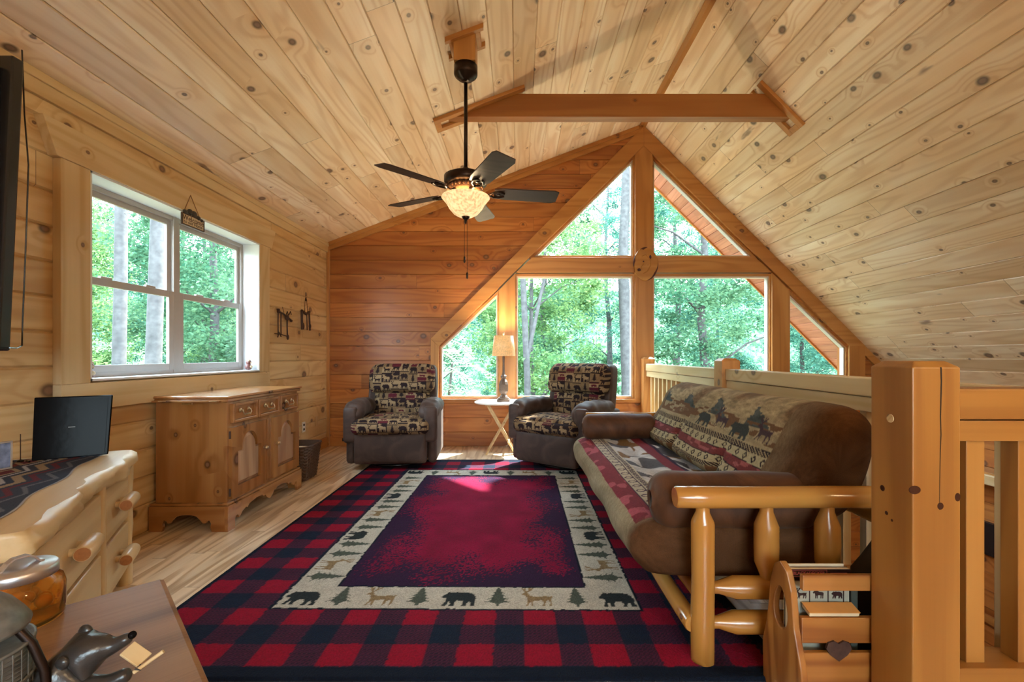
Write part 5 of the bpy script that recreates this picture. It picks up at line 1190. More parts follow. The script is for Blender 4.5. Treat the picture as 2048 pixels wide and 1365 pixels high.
mb = MB(); mb.obox((-2.0, 4.2, 0.26), (0.05, 0.07, 0.03), Matrix.Rotation(0.3, 3, 'X')); o = mb.build('folded_papers', M['cream'], bevel=0.01); tag(o, 'cream folded papers poking up inside the wicker basket', 'papers')

# ------------------------------------------------------------------ log dresser (rotated)
ang = math.atan2(-0.869, 0.495)
dsr = thing('log_dresser', 'pale log dresser with live-edge top and log drawer pulls in the left foreground', 'dresser', (-1.965, 2.33, 0), ang)
L_, DP, ZT = 1.22, 0.50, 0.667
def dpart(mb, nm, mat, bevel=0.0, parent=None): return mb.build(nm, mat, parent or dsr, bevel=bevel)
random.seed(11)
pts = []
for k in range(25): x = -0.015+(L_+0.03)*k/24; pts.append((x, 0.008+0.012*math.sin(x*7)+random.uniform(-0.009, 0.009)+(0.022 if k in (6, 7) else 0)))
pts = [(-0.02, -DP+0.01), (-0.028, -0.3), (-0.022, -0.02)]+pts+[(L_+0.02, -0.02), (L_+0.02, -DP+0.01)]
V = []; n = len(pts); cx_, cy_ = L_/2, -DP/2
for z, s in ((0.590, 0.975), (0.605, 0.995), (0.630, 1.004), (0.652, 0.995), (ZT, 0.965)):
    for k, (x, y) in enumerate(pts):
        yy_ = y if y < -0.4 else y-(1-s)*0.6+ (0.009*math.sin(x*13+z*90)+random.uniform(-0.004, 0.004) if y > -0.05 else 0)
        V.append((x, yy_, z))
Fc = [(i*n+k, i*n+(k+1) % n, (i+1)*n+(k+1) % n, (i+1)*n+k) for i in range(4) for k in range(n)]+[list(range(n))[::-1], list(range(4*n, 5*n))]
mesh_obj('live_edge_top', V, Fc, M['paleX'], dsr, smooth=[True]*(4*n)+[False, False], bevel=0.0)
mb = MB(); mb.box(0.03, L_-0.03, -DP+0.02, -0.04, 0.05, 0.592); dpart(mb, 'case', M['paleZ'])
def halflog(x, w, nm):
    pts_ = [(x+0.006*math.sin(z*9+x*5), -0.035, z) for z in np.linspace(0.0, 0.60, 9)]; mb = MB(); mb.tube(pts_, [w*(1+0.08*math.sin(i*1.9)) for i in range(9)], 14); dpart(mb, nm, M['paleZ'])
halflog(0.02, 0.033, 'corner_log'); halflog(0.47, 0.03, 'divider_log'); halflog(L_-0.02, 0.035, 'corner_log')
for (xa, xb) in ((0.055, 0.435), (0.505, L_-0.06)):
    for (za, zb) in ((0.345, 0.575), (0.095, 0.325)):
        mb = MB(); mb.box(xa, xb, -0.05, -0.012, za, zb); dd = dpart(mb, 'drawer', M['paleX'], 0.006)
        xm = (xa+xb)/2; zm_ = (za+zb)/2+0.01
        mb = MB(); mb.tube([(xm-0.075, 0.03, zm_), (xm-0.07, 0.03, zm_), (xm, 0.03, zm_), (xm+0.07, 0.03, zm_), (xm+0.075, 0.03, zm_)], [0.024, 0.027, 0.029, 0.027, 0.024], 18).tube([(xm-0.04, -0.012, zm_), (xm-0.04, 0.02, zm_)], 0.014, 10).tube([(xm+0.04, -0.012, zm_), (xm+0.04, 0.02, zm_)], 0.014, 10); lp_ = mb.build('log_pull', M['paleX'], dd)
        for sx_ in (-0.0755, 0.0755):
            mb = MB(); mb.tube([(xm+sx_, 0.03, zm_), (xm+sx_*1.008, 0.03, zm_)], 0.0225, 18); mb.build('end_grain', M['endgrain'], lp_)
for x in (0.03, L_-0.03):
    mb = MB(); mb.tube([(x, -DP+0.04, 0), (x, -DP+0.04, 0.59)], 0.03, 12); dpart(mb, 'rear_leg', M['paleZ'])
# runner cloth lying on the dresser
nu, nv = 170, 90
U_, V_ = np.meshgrid(np.linspace(0.03, 1.16, nu), np.linspace(-0.47, -0.115, nv), indexing='ij'); u = U_.ravel(); v = V_.ravel()
v = v+np.where(v > -0.2, 0.012*np.sin(u*14)*(v+0.2)/0.085, 0)
base = np.array((0.045, 0.055, 0.085)); col = np.tile(base, (len(u), 1))
rd = np.array((0.15, 0.035, 0.05)); bg = np.array((0.36, 0.27, 0.18)); wh = np.array((0.45, 0.45, 0.48)); gy = np.array((0.14, 0.15, 0.18))
vv_ = V_.ravel(); uu_ = U_.ravel()
tri = np.abs(((uu_/0.22) % 1)-0.5)*0.22; f_ = (vv_+0.5)
for a_, b_, c_ in ((0.02, 0.05, rd), (0.07, 0.08, bg), (0.11, 0.16, rd), (0.19, 0.205, wh), (0.23, 0.26, bg), (0.28, 0.30, rd), (0.33, 0.345, gy)):
    m = (f_+tri*0.45 > a_+0.02) & (f_+tri*0.45 < b_+0.02); col[m] = c_
m = (np.abs(f_-0.15)+tri*0.6 < 0.05); col[m] = bg; m = (np.abs(f_-0.15)+tri*0.6 < 0.03); col[m] = rd
m = (vv_ > -0.122) | (uu_ < 0.037); col[m] = wh
run = mesh_obj('table_runner', np.stack([u, v, np.full(len(u), ZT+0.002)+0.0015*vnoise(u*20, v*20)], 1), grid_faces(nu, nv), M['runner'], None, smooth=True, col=col)
run.location = (-1.965, 2.33, 0); run.rotation_euler = (0, 0, ang); tag(run, 'blue and maroon southwestern woven runner with white edge lying on the log dresser', 'table runner')
zt = ZT+0.005
fp = thing('flat_panel_display', 'glossy black flat panel display standing at the far end of the log dresser', 'display', (-2.10, 2.13, zt))
A_, B_ = Vector((-2.205, 2.062, zt)), Vector((-1.985, 2.203, zt)); dd = (B_-A_).normalized(); nn = Vector((dd.y, -dd.x, 0)); back = -nn*0.035
Hh = 0.285
mb = MB(); up_ = Vector((0, 0, Hh))+back
mb.prism([A_-dd*0.0, B_+dd*0.0, B_+dd*0.012+up_, A_+dd*0.028*0+up_], -nn*0.014); mb.build('panel', M['blackgloss'], fp, world=True, bevel=0.004)
mb = MB(); mb.prism([A_+nn*0.001+dd*0.012+Vector((0, 0, 0.012)), B_+nn*0.001-dd*0.012+Vector((0, 0, 0.012)), B_+nn*0.001-dd*0.004+up_*0.95, A_+nn*0.001+dd*0.012+up_*0.95], nn*0.0015); mb.build('screen', M['blackgloss'], fp, world=True)
mb = MB(); c = (A_+B_)/2; mb.prism([c-nn*0.014+dd*-0.03, c-nn*0.014+dd*0.03, c-nn*0.09+dd*0.03, c-nn*0.09-dd*0.03], (0, 0, 0.006)); mb.bar(tuple(c-nn*0.085+Vector((0, 0, 0.005))), tuple(c+up_*0.6-nn*0.014), 0.02, 0.006); mb.build('stand', M['black'], fp, world=True)
cc = A_.lerp(B_, 0.5)+up_*0.5+nn*0.004
mb = MB(); mb.bar(tuple(cc-dd*0.012), tuple(cc+dd*0.012), 0.001, 0.003); mb.build('logo', M['greyt'], fp, world=True)
ant = thing('antenna', 'thin upright antenna rod beside the black display on the dresser', 'antenna', (-2.17, 2.0, zt))
ap = wpt(41, 925, 0.48*F/213); ap = (ap[0], ap[1], zt)
mb = MB(); mb.tube([ap, (ap[0], ap[1], zt+0.125)], 0.0018, 6); mb.build('rod', M['iron'], ant, world=True)
mb = MB(); mb.lathe([(0.012, 0), (0.012, 0.006), (0.003, 0.01)], ap, 14); mb.build('foot', M['black'], ant, world=True)
pf = thing('photo_frame', 'small silver photo frame at the left edge of the log dresser', 'photo frame', (-2.0, 1.75, zt))
a_ = Vector(wpt(-20, 945, 0.478*F/233)); b_ = Vector(wpt(25, 937, 0.478*F/225)); a_.z = b_.z = zt; up_ = Vector((-0.01, 0.01, 0.115)); d_ = (b_-a_).normalized(); n_ = Vector((d_.y, -d_.x, 0))
def quad_ring(mb, a, b, up, w, th):
    u_ = (b-a).normalized()*w; v_ = up.normalized()*w
    for q in ([a, b, b+v_, a+v_], [a+up-v_, b+up-v_, b+up, a+up], [a, a+u_, a+u_+up, a+up], [b-u_, b, b+up, b-u_+up]): mb.prism([tuple(p) for p in q], th)
mb = MB(); quad_ring(mb, a_, b_, up_, 0.006, -n_*0.008); mb.build('frame', M['steel'], pf, world=True)
mb = MB(); mb.prism([tuple(a_+n_*-0.003), tuple(b_+n_*-0.003), tuple(b_+up_+n_*-0.003), tuple(a_+up_+n_*-0.003)], -n_*0.003); mb.build('picture', simple('blue_photo', (0.16, 0.20, 0.32), 0.3, var=0.9, scale=45), pf, world=True)
mb = MB(); mb.tube([tuple(a_+Vector((-0.01, 0.16, 0.006))), tuple(A_+Vector((-0.0, -0.02, 0.006)))], 0.004, 8); o = mb.build('cable', M['black']); tag(o, 'short black cable lying on the dresser between photo frame and display', 'cable')

# ------------------------------------------------------------------ brown end table in the left foreground
et = thing('end_table', 'brown wooden end table cropped at the lower left corner', 'end table', (-0.80, 1.03, 0), math.radians(-45.2))
w_, dp_ = 0.62, 0.66; ZE = 0.65     # local +X along right edge; local -Y is into the left
mb = MB(); mb.box(0, w_, -dp_, 0, ZE-0.028, ZE); mb.build('tabletop', M['desk'], et, bevel=0.010)
M['deskX'] = wood('brown_table_edge', (0.30, 0.18, 0.10), (0.2, 0.11, 0.06), (0.35, 0.22, 0.13), axis='X', knots=0, gmix=0.5)
mb = MB(); mb.box(0.05, w_-0.05, -dp_+0.05, -0.05, ZE-0.11, ZE-0.028); mb.build('apron', M['desk'], et, bevel=0.003)
for (x, y) in ((0.06, -0.06), (w_-0.06, -0.06), (0.06, -dp_+0.06), (w_-0.06, -dp_+0.06)):
    mb = MB(); mb.box(x-0.02, x+0.02, y-0.02, y+0.02, 0.014 if x > 0.3 or y > -0.3 else 0.014, ZE-0.028); mb.build('leg', M['desk'], et, bevel=0.003)
# amber jar
jx, jy = (40-1036)*0.85/F, 0.85
jar = thing('glass_jar', 'amber glass canister with a brushed metal lid on the end table', 'jar', (jx, jy, ZE))
mb = MB(); mb.lathe([(0.0, 0.004), (0.056, 0.004), (0.061, 0.010), (0.062, 0.025), (0.062, 0.066), (0.058, 0.080), (0.048, 0.089), (0.046, 0.094), (0.0435, 0.094), (0.045, 0.088), (0.055, 0.079), (0.0585, 0.066), (0.0585, 0.018), (0.053, 0.010), (0.0, 0.010)], (jx, jy, ZE-0.003), 48); mb.build('glass_body', M['amber'], jar, world=True)
mb = MB(); mb.lathe([(0.050, 0.086), (0.0525, 0.087), (0.0525, 0.103), (0.050, 0.106), (0.0, 0.107)], (jx, jy, ZE), 48)
mb.build('lid', M['steel'], jar, world=True)
mb = MB(); hx = 0.024
hp = [(-hx-0.006, 0.107), (-hx, 0.108), (-hx+0.007, 0.118), (-hx+0.015, 0.124), (hx-0.015, 0.124), (hx-0.007, 0.118), (hx, 0.108), (hx+0.006, 0.107)]
for (a, b) in zip(hp[:-1], hp[1:]): mb.bar((jx+a[0]*0.4, jy+a[0], ZE+a[1]), (jx+b[0]*0.4, jy+b[0], ZE+b[1]), 0.014, 0.0025)
mb.build('lid_handle', M['steel'], jar, world=True)
cn = MB(); random.seed(3)
for k in range(26):
    a = random.uniform(0, 6.28); r = random.uniform(0, 0.042); cn.ball((jx+r*math.cos(a), jy+r*math.sin(a), ZE+0.022+random.uniform(0, 0.045)), random.uniform(0.010, 0.014), 8, 6)
o = cn.build('wrapped_candies', simple('caramel_candy', (0.42, 0.20, 0.03), 0.3, var=0.4)); o['kind'] = 'stuff'; tag(o, 'caramel coloured candies inside the amber glass canister', 'candy')
# lantern
lx_, ly_ = -0.705, 0.578
ln = thing('metal_lantern', 'weathered metal lantern with domed lid in the bottom left corner', 'lantern', (lx_, ly_, ZE))
M['patina'] = simple('patina_metal', (0.16, 0.16, 0.15), 0.45, metal=0.4, var=0.9, scale=45)
mb = MB(); mb.lathe([(0.075, 0.0), (0.078, 0.012), (0.068, 0.02), (0.0, 0.021)], (lx_, ly_, ZE), 32); mb.build('base', M['bronze'], ln, world=True)
mb = MB(); mb.lathe([(0.050, 0.140), (0.060, 0.142), (0.061, 0.147), (0.054, 0.160), (0.044, 0.175), (0.028, 0.190), (0.012, 0.199), (0.0, 0.20)], (lx_, ly_, ZE), 32); mb.build('domed_lid', M['patina'], ln, world=True)
for k in range(4):
    a = 0.4+math.pi/2*k; mb = MB(); mb.tube([(lx_+r*math.cos(a), ly_+r*math.sin(a), ZE+z) for r, z in ((0.078, 0.008), (0.082, 0.04), (0.078, 0.08), (0.066, 0.118), (0.050, 0.143))], 0.0055, 8); mb.build('strut', M['bronze'], ln, world=True)
mb = MB(); 
for z in (0.03, 0.075, 0.12): mb.lathe([(0.062, z), (0.065, z), (0.065, z+0.004), (0.062, z+0.004)], (lx_, ly_, ZE), 32)
for k in range(36):
    a = 2*math.pi*k/36; mb.tube([(lx_+0.0635*math.cos(a), ly_+0.0635*math.sin(a), ZE+0.02), (lx_+0.0635*math.cos(a), ly_+0.0635*math.sin(a), ZE+0.122)], 0.0008, 4, cap=False)
for k in range(18):
    z = 0.025+k*0.0052; mb.lathe([(0.0632, z), (0.0638, z+0.0008)], (lx_, ly_, ZE), 32)
mb.build('wire_mesh', M['patina'], ln, world=True)
mb = MB(); mb.lathe([(0.0, 0.021), (0.045, 0.021), (0.045, 0.105), (0.0, 0.108)], (lx_, ly_, ZE), 24); mb.build('candle_glass', simple('lantern_glass', (0.22, 0.22, 0.18), 0.15, var=0.9, scale=60), ln, world=True)
# bear figurine
bx, by = -0.612, 0.645
br_ = thing('bear_figurine', 'black resin bear figurine holding a small wooden sign on the end table', 'figurine', (bx, by, ZE))
def skinned(name, nodes, edges, mat, parent, sub=2):
    me = bpy.data.meshes.new(name); V = w2l(parent, [n_[:3] for n_ in nodes]); me.from_pydata([tuple(v) for v in V], edges, []); me.update()
    o = bpy.data.objects.new(name, me); COL.objects.link(o); o.parent = parent
    m1 = o.modifiers.new('skin', 'SKIN'); m1.use_smooth_shade = True
    for i, n_ in enumerate(nodes):
        me.skin_vertices[0].data[i].radius = (n_[3], n_[3] if len(n_) < 5 else n_[4]); 
    me.skin_vertices[0].data[0].use_root = True
    m2 = o.modifiers.new('sub', 'SUBSURF'); m2.levels = sub; m2.render_levels = sub
    me.materials.append(mat); return o
M['bearres'] = simple('black_resin', (0.03, 0.026, 0.024), 0.28, var=0.5, scale=90, bs=0.3)
z0 = ZE
nodes = [(bx-0.050, by-0.02, z0+0.028, 0.034), (bx-0.034, by-0.010, z0+0.050, 0.031), (bx-0.012, by, z0+0.070, 0.027), (bx+0.006, by+0.004, z0+0.080, 0.0255), (bx+0.021, by+0.007, z0+0.083, 0.0185), (bx+0.030, by+0.009, z0+0.082, 0.0115), (bx+0.042, by+0.012, z0+0.088, 0.0095), (bx+0.053, by+0.014, z0+0.094, 0.0085),
         (bx+0.000, by-0.012, z0+0.040, 0.016), (bx+0.034, by-0.004, z0+0.038, 0.0115), (bx+0.060, by+0.006, z0+0.047, 0.0105), (bx-0.01, by-0.035, z0+0.030, 0.014), (bx+0.040, by-0.040, z0+0.022, 0.011), (bx+0.072, by-0.03, z0+0.026, 0.011), (bx-0.065, by-0.03, z0+0.020, 0.02)]
skinned('body', nodes, [(0, 1), (1, 2), (2, 3), (3, 4), (4, 5), (5, 6), (6, 7), (1, 8), (8, 9), (9, 10), (0, 11), (11, 12), (12, 13), (0, 14)], M['bearres'], br_)
mb = MB(); mb.ball((bx-0.020, by+0.020, z0+0.096), (0.010, 0.006, 0.011), 12, 8); mb.build('ear', M['bearres'], br_, world=True)
mb = MB(); mb.ball((bx-0.010, by-0.024, z0+0.080), (0.009, 0.005, 0.009), 12, 8); mb.build('ear', M['bearres'], br_, world=True)
mb = MB(); mb.ball((bx+0.0530, by+0.0145, z0+0.0950), 0.0055, 10, 7); mb.build('nose', M['blackgloss'], br_, world=True)
mb = MB()
for (c, s_) in (((bx+0.066, by+0.008, z0+0.050), 1), ((bx+0.079, by-0.03, z0+0.028), 1)):
    for q in (-1, 0, 1): mb.tube([(c[0], c[1]+q*0.004, c[2]+0.003), (c[0]+0.008, c[1]+q*0.004, c[2]+0.001)], [0.0016, 0.0005], 6)
mb.build('claws', M['bearres'], br_, world=True)
sg = thing('tiny_wooden_sign', 'tiny wooden board and stick held in the bear figurine paws', 'sign', (bx+0.05, by, z0+0.05))
Rb = Matrix.Rotation(math.radians(35), 3, 'Y') @ Matrix.Rotation(math.radians(20), 3, 'X')
mb = MB(); mb.obox((bx+0.052, by+0.022, z0+0.062), (0.016, 0.011, 0.0022), Rb); mb.build('board', M['paleX'], sg, world=True, bevel=0.001)
mb = MB(); mb.tube([(bx+0.064, by+0.004, z0+0.048), (bx+0.094, by+0.02, z0+0.068)], 0.0028, 8); mb.build('stick', M['paleX'], sg, world=True)

# ------------------------------------------------------------------ television at the left edge
tv = thing('television', 'wall-mounted television seen edge-on at the left edge of the room', 'television', (-1.55, 1.41, 1.2))
tz0, tz1 = 1.165, 2.095; tvx = -1.585; tw_ = 1.5; lean_ = 0.040
def tvp(x, y, z): return (x, 1.388+y+lean_*(z-tz0)/(tz1-tz0), z)
def tvbox(mb, xa, xb, ya, yb, za, zb):
    V = [tvp(x, y, z) for x in (xa, xb) for y in (ya, yb) for z in (za, zb)]; mb.add(V, [(0, 1, 3, 2), (4, 6, 7, 5), (0, 4, 5, 1), (2, 3, 7, 6), (0, 2, 6, 4), (1, 5, 7, 3)])
mb = MB(); tvbox(mb, XL+0.06, tvx, 0.0, 0.034, tz0, tz1); mb.build('frame', M['black'], tv, world=True, bevel=0.005)
mb = MB(); tvbox(mb, XL+0.08, tvx-0.012, 0.034, 0.037, tz0+0.015, tz1-0.015); mb.build('screen', M['blackgloss'], tv, world=True)
mb = MB(); tvbox(mb, XL+0.12, tvx-0.03, -0.035, 0.0, tz0+0.06, tz1-0.03); mb.build('rear_housing', M['bronze'], tv, world=True, bevel=0.02)
mb = MB(); mb.bar((XL, 1.25, 1.62), (XL+0.3, 1.36, 1.62), 0.05, 0.05).box(XL, XL+0.02, 1.1, 1.4, 1.45, 1.8); mb.build('wall_bracket', M['black'], tv, world=True)
mb = MB(); kpts = [wpt(44, 100, 1.50), wpt(49, 230, 1.50), wpt(57, 330, 1.50), wpt(52, 480, 1.5), wpt(45, 650, 1.5), wpt(44, 692, 1.5), wpt(33, 697, 1.46), wpt(20, 696, 1.40)]; mb.tube(kpts, 0.0022, 6); cb = mb.build('power_cord', M['black'], tv, world=True)

# ------------------------------------------------------------------ wall ornaments, sign, sill figures
def twig_moose(name, label, y0, z0, s, flip=False):
    o = thing(name, label, 'wall ornament', (XL+0.02, y0, z0)); mb = MB(); X_ = XL+0.025
    def P(a, b, dx=0.0): return (X_+dx, y0+a*s, z0+b*s)
    for a, b in ((0.05, 0.0), (0.22, 0.0)): mb.tube([P(a, b), P(a-0.01, b+0.4), P(a, 0.72)], 0.006, 8)
    mb.tube([P(0.62, -0.08), P(0.60, 0.25), P(0.60, 0.55)], [0.008, 0.007, 0.009], 8); mb.tube([P(0.05, 0.72), P(0.3, 0.70), P(0.55, 0.62)], [0.014, 0.008, 0.013], 8)
    mb.tube([P(0.05, 0.8), P(0.12, 0.7)], 0.014, 8); mb.ball(P(0.6, 0.58), (0.016, 0.035, 0.03)); mb.ball(P(0.86, 0.50), (0.014, 0.022, 0.012)); mb.tube([P(0.62, 0.6), P(0.86, 0.52)], 0.008, 8)
    mb.build('body', M['iron'], o, world=True)
    mb = MB()
    for c in ((0.55, 0.7), (0.75, 0.72)): mb.tube([P(0.65, 0.62), P(*c), P(c[0]+0.06, c[1]+0.08), P(c[0]+0.12, c[1]-0.02)], 0.005, 6)
    mb.tube([P(0.4, 0.72), P(0.3, 0.9)], 0.003, 6)
    mb.build('antlers', M['iron'], o, world=True)
    mb = MB(); mb.tube([P(-0.15, 0.03), P(0.2, 0.02), P(0.4, 0.0), P(0.64, -0.03)], 0.005, 6).tube([P(0.02, -0.08), P(0.1, 0.08), P(0.22, -0.05)], 0.006, 6).ball(P(0.64, -0.05), (0.01, 0.02, 0.03)); mb.build('ground_twig', M['iron'], o, world=True)
twig_moose('twig_moose', 'rusty twig moose wall ornament nearer the window', 4.53, 1.36, 0.32)
o = thing('hanging_ornament', 'small rusty ornament hanging from a cord on the wall nearer the corner', 'wall ornament', (XL+0.02, 5.12, 1.3))
X_ = XL+0.025
def P(a, b): return (X_, 5.14+a, 1.44+b)
mb = MB(); mb.tube([P(-0.10, 0.20), P(-0.09, 0.0)], 0.013, 8).tube([P(-0.10, 0.21), P(0.0, 0.18), P(0.08, 0.21)], 0.015, 8).tube([P(0.02, 0.18), P(0.03, 0.0)], 0.006, 8).tube([P(0.08, 0.2), P(0.10, 0.0)], 0.010, 8).ball(P(-0.07, 0.04), (0.012, 0.028, 0.04)).ball(P(0.10, 0.05), (0.012, 0.022, 0.03)); mb.build('figure', M['iron'], o, world=True)
mb = MB(); mb.tube([P(-0.03, 0.20), P(-0.02, 0.34), P(0.0, 0.38), P(0.02, 0.34), P(0.04, 0.20)], 0.003, 6).ball(P(0, 0.345), (0.008, 0.018, 0.018)).ball(P(0.0, 0.39), 0.006); mb.build('cord', M['iron'], o, world=True)
# welcome sign hanging from casing
def wp(px, py, X=xo+0.016): Y = X*F/(px-1036); return (X, Y, 1.15-(py-712)*Y/F)
sg = thing('welcome_sign', 'small welcome sign with carved bears hanging by twine at the window top', 'sign', wp(385, 460))
q = [wp(364, 446), wp(406, 463), wp(406, 442), wp(364, 428)]
yl, yr = q[0][1], q[1][1]; zb_, zt_ = 1.15-(455-712)*((yl+yr)/2)/F-0.0, 0
zbm = (q[0][2]+q[1][2])/2; ztm = (q[2][2]+q[3][2])/2
X_ = xo+0.012
mb = MB(); mb.box(X_, X_+0.008, yl, yr, zbm, ztm); bd = mb.build('board', M['cream'], sg, world=True)
mb = MB(); rect_ring(mb, X_-0.001, X_+0.012, yl-0.006, yr+0.006, zbm-0.006, ztm+0.006, 0.007); mb.build('border', M['iron'], sg, world=True)
mb = MB()
for (t_, h_, r_) in ((0.12, 0.02, 0.022), (0.35, 0.034, 0.026), (0.55, 0.03, 0.028), (0.75, 0.014, 0.02), (0.9, 0.004, 0.015)): mb.ball((X_+0.008, yl+(yr-yl)*t_, ztm+h_-0.004), (0.012, r_, r_*0.8), 10, 7)
mb.build('carved_bears', M['bearres'], sg, world=True)
RX_ = Matrix(((0, 0, 1), (1, 0, 0), (0, 1, 0)))   # text facing +X, reading along +Y
ymid = (yl+yr)/2; wdt = yr-yl
text_mesh('lettering', 'Welcome', wdt*0.25, M['iron'], sg, (X_+0.0085, ymid, zbm+(ztm-zbm)*0.66), RX_)
text_mesh('lettering', 'to our Home', wdt*0.165, M['iron'], sg, (X_+0.0085, ymid, zbm+(ztm-zbm)*0.27), RX_)
nail = wp(383, 391); mb = MB(); mb.tube([(X_+0.004, yl+0.01, ztm), (xo+0.01, nail[1], nail[2]), (X_+0.004, yr-0.03, ztm+0.01)], 0.003, 6); mb.build('twine', simple('jute', (0.25, 0.13, 0.05), 0.8), sg, world=True)
def fig(name, label, y, col):
    o = thing(name, label, 'figurine', (XL-0.03, y, wz0+0.012)); z = wz0+0.012; x = XL-0.02
    mb = MB(); mb.ball((x, y, z+0.028), (0.028, 0.034, 0.028)).ball((x, y+0.004, z+0.07), (0.022, 0.024, 0.022)); mb.build('body', col, o, world=True)
    mb = MB(); mb.ball((x+0.012, y-0.016, z+0.088), 0.009, 8, 6).ball((x, y+0.02, z+0.09), 0.009, 8, 6).ball((x+0.022, y+0.002, z+0.066), 0.008, 8, 6).ball((x+0.022, y+0.0, z+0.03), (0.012, 0.018, 0.014), 8, 6); mb.build('details', M['cream'], o, world=True)
M['figc'] = simple('painted_resin', (0.16, 0.06, 0.05), 0.4, var=0.9, scale=60)
fig('sill_figurine', 'small painted bear figurine on the window sill at the right end', wy1-0.07, M['figc'])
fig('sill_figurine', 'small brown figurine on the window sill at the left end', wy0+0.055, M['figc'])

# ------------------------------------------------------------------ outdoors
mb = MB()
def ground():
    n = 40; X, Y = np.meshgrid(np.linspace(-60, 60, n), np.linspace(-60, 60, n), indexing='ij'); x, y = X.ravel(), Y.ravel()
    z = -3.3+0.5*vnoise(x*0.1, y*0.1)-0.05*np.clip(y-8, 0, 60)*0.4
    o = mesh_obj('ground', np.stack([x, y, z], 1), grid_faces(n, n), M['leafground'], smooth=True); o['kind'] = 'structure'
ground()
def hill():
    n, m_ = 60, 12; V = []
    for i in range(n):
        a = math.radians(20+220*i/(n-1)); r = 52+4*math.sin(i*0.7)
        for j in range(m_): V.append((r*math.cos(a)*(1+0.03*j), r*math.sin(a)*(1+0.03*j), -6+j*1.5+1.2*math.sin(i*0.9+j*0.4)))
    o = mesh_obj('hillside', np.array(V), grid_faces(n, m_), M['hill'], smooth=True); o['kind'] = 'structure'
hill()
def foliage(nl, crown, seed, size=(0.042, 0.085), nclump=70, pal=0, flat=0.0):
    r = np.random.default_rng(seed); (rx, ry, rz, cz) = crown
    d = r.normal(size=(nclump, 3)); d /= np.linalg.norm(d, axis=1)[:, None]; rad = r.uniform(0.25, 1.0, nclump)**0.6
    cc = d*rad[:, None]*np.array([rx, ry, rz])+np.array([0, 0, cz]); cr_ = r.uniform(0.35, 0.75, nclump)*min(rx, 2.2)/2.0
    k = r.integers(0, nclump, nl); off = r.normal(size=(nl, 3))*0.5; c = cc[k]+off*cr_[k][:, None]*np.array([1, 1, 0.6])
    a = r.normal(size=(nl, 3)); a[:, 2] *= 0.5; a /= np.linalg.norm(a, axis=1)[:, None]; b = r.normal(size=(nl, 3)); b -= a*(a*b).sum(1)[:, None]; b /= np.linalg.norm(b, axis=1)[:, None]
    s = r.uniform(size[0], size[1], nl)[:, None]
    V = np.stack([c-a*s, c+b*s*0.5, c+a*s, c-b*s*0.5], 1).reshape(-1, 3)
    Fc = np.arange(nl*4).reshape(-1, 4)
    pals = [((0.020, 0.075, 0.045), (0.13, 0.24, 0.13)), ((0.016, 0.075, 0.060), (0.105, 0.235, 0.165)), ((0.04, 0.115, 0.045), (0.20, 0.31, 0.12)), ((0.10, 0.20, 0.08), (0.34, 0.46, 0.22))]
    p0, p1 = [np.array(q) for q in pals[pal]]; w = (0.5*r.uniform(size=nl)+0.5*r.uniform(size=nclump)[k])[:, None]
    col = np.repeat(p0+(p1-p0)*w, 4, 0)
    return V, Fc, col
def trunk_mesh(h, r0, seed, branches=9):
    rr = random.Random(seed); mb = MB(); pts = []; x = y = 0
    for i in range(9):
        pts.append((x, y, h*i/8)); x += rr.uniform(-0.12, 0.12)*h/12; y += rr.uniform(-0.12, 0.12)*h/12
    mb.tube(pts, [r0*(1-0.85*i/8) for i in range(9)], 10)
    for k in range(branches):
        t = rr.uniform(0.25, 0.95); i = int(t*8); p = pts[i]; a = rr.uniform(0, 6.28); L = rr.uniform(1.0, 2.6)
        mb.tube([p, (p[0]+math.cos(a)*L*0.5, p[1]+math.sin(a)*L*0.5, p[2]+L*0.4), (p[0]+math.cos(a)*L, p[1]+math.sin(a)*L, p[2]+L*0.6)], [r0*0.28, r0*0.18, r0*0.06], 6)
    return mb
protos = []
specs = [(15, 0.18, (2.6, 2.6, 6.0, 8.6), 26000, 0), (13, 0.13, (2.2, 2.2, 5.4, 7.0), 24000, 1), (16, 0.20, (3.0, 3.0, 6.2, 9.2), 28000, 1), (12, 0.11, (2.2, 2.2, 5.0, 6.6), 24000, 2), (6.5, 0.06, (1.7, 1.7, 2.9, 3.2), 17000, 0), (5.0, 0.05, (1.6, 1.6, 2.3, 2.6), 16000, 1)]
for i, (h, r0, cw, nl, pal) in enumerate(specs):
    tm = trunk_mesh(h, r0, 40+i); V, Fc, col = foliage(nl, cw, 90+i, pal=pal, nclump=110 if h > 8 else 60)
    root = thing('tree', '', 'tree', (0, 0, -3.3)); tk = tm.build('trunk', M['bark'], root); fo = mesh_obj('foliage', V, Fc, M['leaf'], root, smooth=False, col=col)
    protos.append([root, tk, fo, False])
def plant(kind, x, y, z=-3.3, rz=0.0, s=1.0, label='', group=None):
    root, tk, fo, used = protos[kind]
    if not used: r = root; protos[kind][3] = True; del_lab = True
    else:
        r = root.copy(); COL.objects.link(r)
        for ch in (tk, fo): c = ch.copy(); COL.objects.link(c); c.parent = r
    r.location = (x, y, z); r.rotation_euler = (0, 0, rz); r.scale = (s, s, s); r['label'] = label
    if group: r['group'] = group
    elif 'group' in r: del r['group']
rr = random.Random(5)
KL = ['tall broad mid-green tree', 'narrow blue-green tree', 'tallest wide-crowned blue-green tree', 'light yellow-green tree', 'bushy mid-green understory tree', 'low bushy blue-green understory tree']
placed = []
